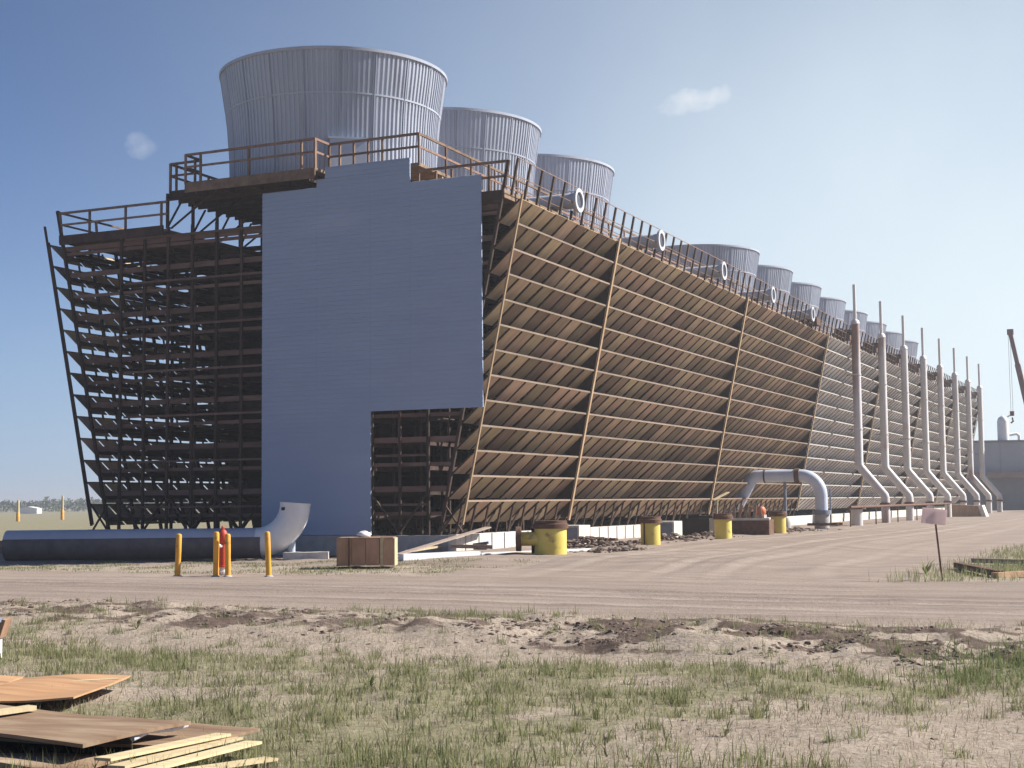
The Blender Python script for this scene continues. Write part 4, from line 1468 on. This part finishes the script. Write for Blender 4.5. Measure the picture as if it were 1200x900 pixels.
def grass(name, x, y, lmin, lmax, wid, mat, seed, lean=.45):
    r2 = np.random.default_rng(seed)
    N = len(x)
    z = ground_z(x, y) - .01
    L = lmin + (lmax - lmin) * r2.random(N) ** 1.8
    a = r2.random(N) * math.tau
    b = r2.random(N) * math.tau
    ln = np.abs(r2.normal(0, lean, N)) * L
    wd = wid * (.6 + .8 * r2.random(N))
    sx, sy = np.cos(b) * wd, np.sin(b) * wd
    mx_, my_ = x + np.cos(a) * ln * .35, y + np.sin(a) * ln * .35
    tx, ty = x + np.cos(a) * ln, y + np.sin(a) * ln
    tz = z + np.sqrt(np.maximum(L * L - ln * ln, (.25 * L) ** 2))
    V = np.stack([np.stack([x - sx, y - sy, z], -1), np.stack([x + sx, y + sy, z], -1), np.stack([mx_ + sx * .7, my_ + sy * .7, z + (tz - z) * .6], -1), np.stack([mx_ - sx * .7, my_ - sy * .7, z + (tz - z) * .6], -1), np.stack([tx, ty, tz], -1)], 1).reshape(-1, 3)
    me = bpy.data.meshes.new(name)
    me.vertices.add(N * 5)
    me.vertices.foreach_set('co', V.astype(np.float32).ravel())
    base = np.arange(N)[:, None] * 5
    loops = np.concatenate([base + np.array([[0, 1, 2, 3]]), base + np.array([[3, 2, 4]])], 1).ravel().astype(np.int32)
    me.loops.add(len(loops))
    me.loops.foreach_set('vertex_index', loops)
    me.polygons.add(N * 2)
    me.polygons.foreach_set('loop_start', (np.arange(N)[:, None] * 7 + np.array([[0, 4]])).ravel().astype(np.int32))
    me.update(calc_edges=True)
    me.materials.append(mat)
    o = link(name, me)
    o['kind'] = 'stuff'
    return o


M['grass'] = mk('green_blades', [(.3, (.145, .17, .072)), (.5, (.215, .225, .105)), (.7, (.33, .295, .165))], .9, .8, 0, per=.3, coords='Object')
M['lush'] = mk('lush_blades', [(.3, (.10, .14, .045)), (.7, (.18, .21, .085))], .9, .8, 0, per=.3)
M['strawb'] = mk('straw_blades', [(.3, (.30, .245, .18)), (.7, (.48, .41, .32))], .9, .85, 0, per=.3)


def thin(m, amt):
    """let part of the light through thin leaves and sheet"""
    n, l = m.node_tree.nodes, m.node_tree.links
    b = n['Principled BSDF']
    t = n.new('ShaderNodeBsdfTranslucent')
    src = b.inputs['Base Color'].links[0].from_socket
    l.new(src, t.inputs['Color'])
    x = n.new('ShaderNodeMixShader')
    x.inputs[0].default_value = amt
    l.new(b.outputs[0], x.inputs[1])
    l.new(t.outputs[0], x.inputs[2])
    l.new(x.outputs[0], n['Material Output'].inputs['Surface'])


thin(M['grass'], .45)
thin(M['strawb'], .4)
thin(M['lush'], .45)
thin(M['sign'], .6)


def scatter(n_, x0, x1, y0, y1, dens):
    x, y = rng.uniform(x0, x1, n_), rng.uniform(y0, y1, n_)
    d_ = np.array((x - CAM.x, y - CAM.y))
    dep = d_[0] * FW.x + d_[1] * FW.y
    lat = np.abs(d_[0] * RT.x + d_[1] * RT.y)
    k = (rng.random(n_) < dens(x, y)) & (dep > 8) & (lat < dep * .42 + 1.5)
    return x[k], y[k]


offroad = lambda x, y: (1 - roadness(x, y)) * (1 - sst(-26.6, -25.0, y))
tuft = lambda x, y: sst(.42, .66, fbm(x, y, .38, 81, 3))
gx_, gy_ = scatter(900000, 8, 40, -46, -25, lambda x, y: offroad(x, y) * greenness(x, y) ** 1.2 * (.12 + .88 * tuft(x, y)) * .46)
o = grass('grass', gx_, gy_, .04, .16, .0045, M['grass'], 3, .6)
tag(o, 'patchy green grass in the foreground', 'grass')
sx_, sy_ = scatter(1000000, 8, 40, -46, -25.5, lambda x, y: offroad(x, y) * (.3 + .7 * tuft(x + 9, y)) * .5 * (1 - .85 * bermness(x, y)))
o = grass('dry_grass', sx_, sy_, .02, .12, .004, M['strawb'], 4, 1.0)
tag(o, 'dry straw coloured grass between the green patches', 'grass')
cx_, cy_ = scatter(14000, 8, 40, -46, -26, lambda x, y: offroad(x, y) * (greenness(x, y) * .30 + .03))
nb_ = 46
kx = np.repeat(cx_, nb_) + rng.normal(0, 1, len(cx_) * nb_) * np.repeat(.03 + .08 * rng.random(len(cx_)), nb_)
ky = np.repeat(cy_, nb_) + rng.normal(0, 1, len(cx_) * nb_) * np.repeat(.03 + .08 * rng.random(len(cx_)), nb_)
o = grass('grass_tufts', kx, ky, .05, .22, .0048, M['grass'], 23, .75)
tag(o, 'matted tufts of green and yellowing grass in the foreground', 'grass')
lx, ly = scatter(42000, 30.5, 36, -35.5, -29, lambda x, y: .8 * np.exp(-(((x - 32.9) / 1.2) ** 2 + ((y + 32.2) / 1.7) ** 2)) * (.3 + .7 * tuft(x, y)))
o = grass('grass', lx, ly, .08, .26, .005, M['lush'], 13, .6)
tag(o, 'lush green clump of grass near the right edge below the road', 'grass')
bx_, by_ = scatter(260000, 22, 40, -46, -38.5, lambda x, y: .30 * sst(-39.6, -42.2, y + (fbm(x, y, 1.2, 91) - .5) * 2.5 + (33 - x) * .12) * (.25 + .75 * tuft(x, y)))
o = grass('grass', bx_, by_, .08, .28, .0045, M['grass'], 14, .5)
tag(o, 'taller yellowish grass along the bottom edge', 'grass')
px_, py_ = scatter(120000, 27, 40, -14, 14, lambda x, y: (1 - roadness(x, y)) * (greenness(x, y) * .5 * (.2 + .8 * tuft(x, y)) + .06))
o = grass('grass', px_, py_, .10, .38, .008, M['grass'], 5)
tag(o, 'tufts of grass on the verge beside the pale sign', 'grass')
qx, qy = scatter(120000, -4, 15, -15, -6, lambda x, y: (1 - roadness(x, y)) * .28 * sst(.45, .62, fbm(x, y, 1.5, 61)))
o = grass('grass', qx, qy, .03, .12, .008, M['grass'], 6)
tag(o, 'sparse weeds around the bollards and the crate', 'grass')


def weed(px, py, h, nl, lab, dark=False):
    p = at(px, py, 0)
    p.z = gz(p.x, p.y)
    t = thing('weed', lab, 'weed', p, 'weeds standing in the grass')
    for k in range(nl):
        a_ = random.uniform(0, math.tau)
        l_ = h * random.uniform(.6, 1.1)
        tip_ = Vector((math.cos(a_) * l_ * .7, math.sin(a_) * l_ * .7, l_ * random.uniform(.35, .9)))
        mid_ = tip_ * .5 + Vector((0, 0, l_ * .16))
        s_ = Vector((-math.sin(a_), math.cos(a_), 0)) * (h * .035)
        MB().add([s_ * -.3, s_ * .3, mid_ + s_, mid_ - s_, tip_], [(0, 1, 2, 3), (3, 2, 4)]).build('leaf', M['grass'], t)


weed(433, 808, .2, 34, 'dark leafy weed in the middle left of the grass')
weed(160, 735, .3, 20, 'tall spindly weed by the road above the left grass')
weed(1085, 672, .5, 40, 'bushy weed at the foot of the pale sign')
weed(850, 862, .16, 26, 'low green weed in the lower centre grass')

# ------------------------------------------------------------------ haze
hz = bpy.data.materials.new('haze')
hz.use_nodes = True
n, l = hz.node_tree.nodes, hz.node_tree.links
n.clear()
vo = n.new('ShaderNodeVolumePrincipled')
vo.inputs['Color'].default_value = (.93, .95, 1, 1)
vo.inputs['Density'].default_value = .0006
vo.inputs['Anisotropy'].default_value = .4
oo = n.new('ShaderNodeOutputMaterial')
l.new(vo.outputs[0], oo.inputs['Volume'])
o = MB().box((0, 300, 10.5), (9400, 9400, 25)).build('haze', hz, None)
o['kind'] = 'stuff'
tag(o, 'pale summer haze over the whole site', 'haze')
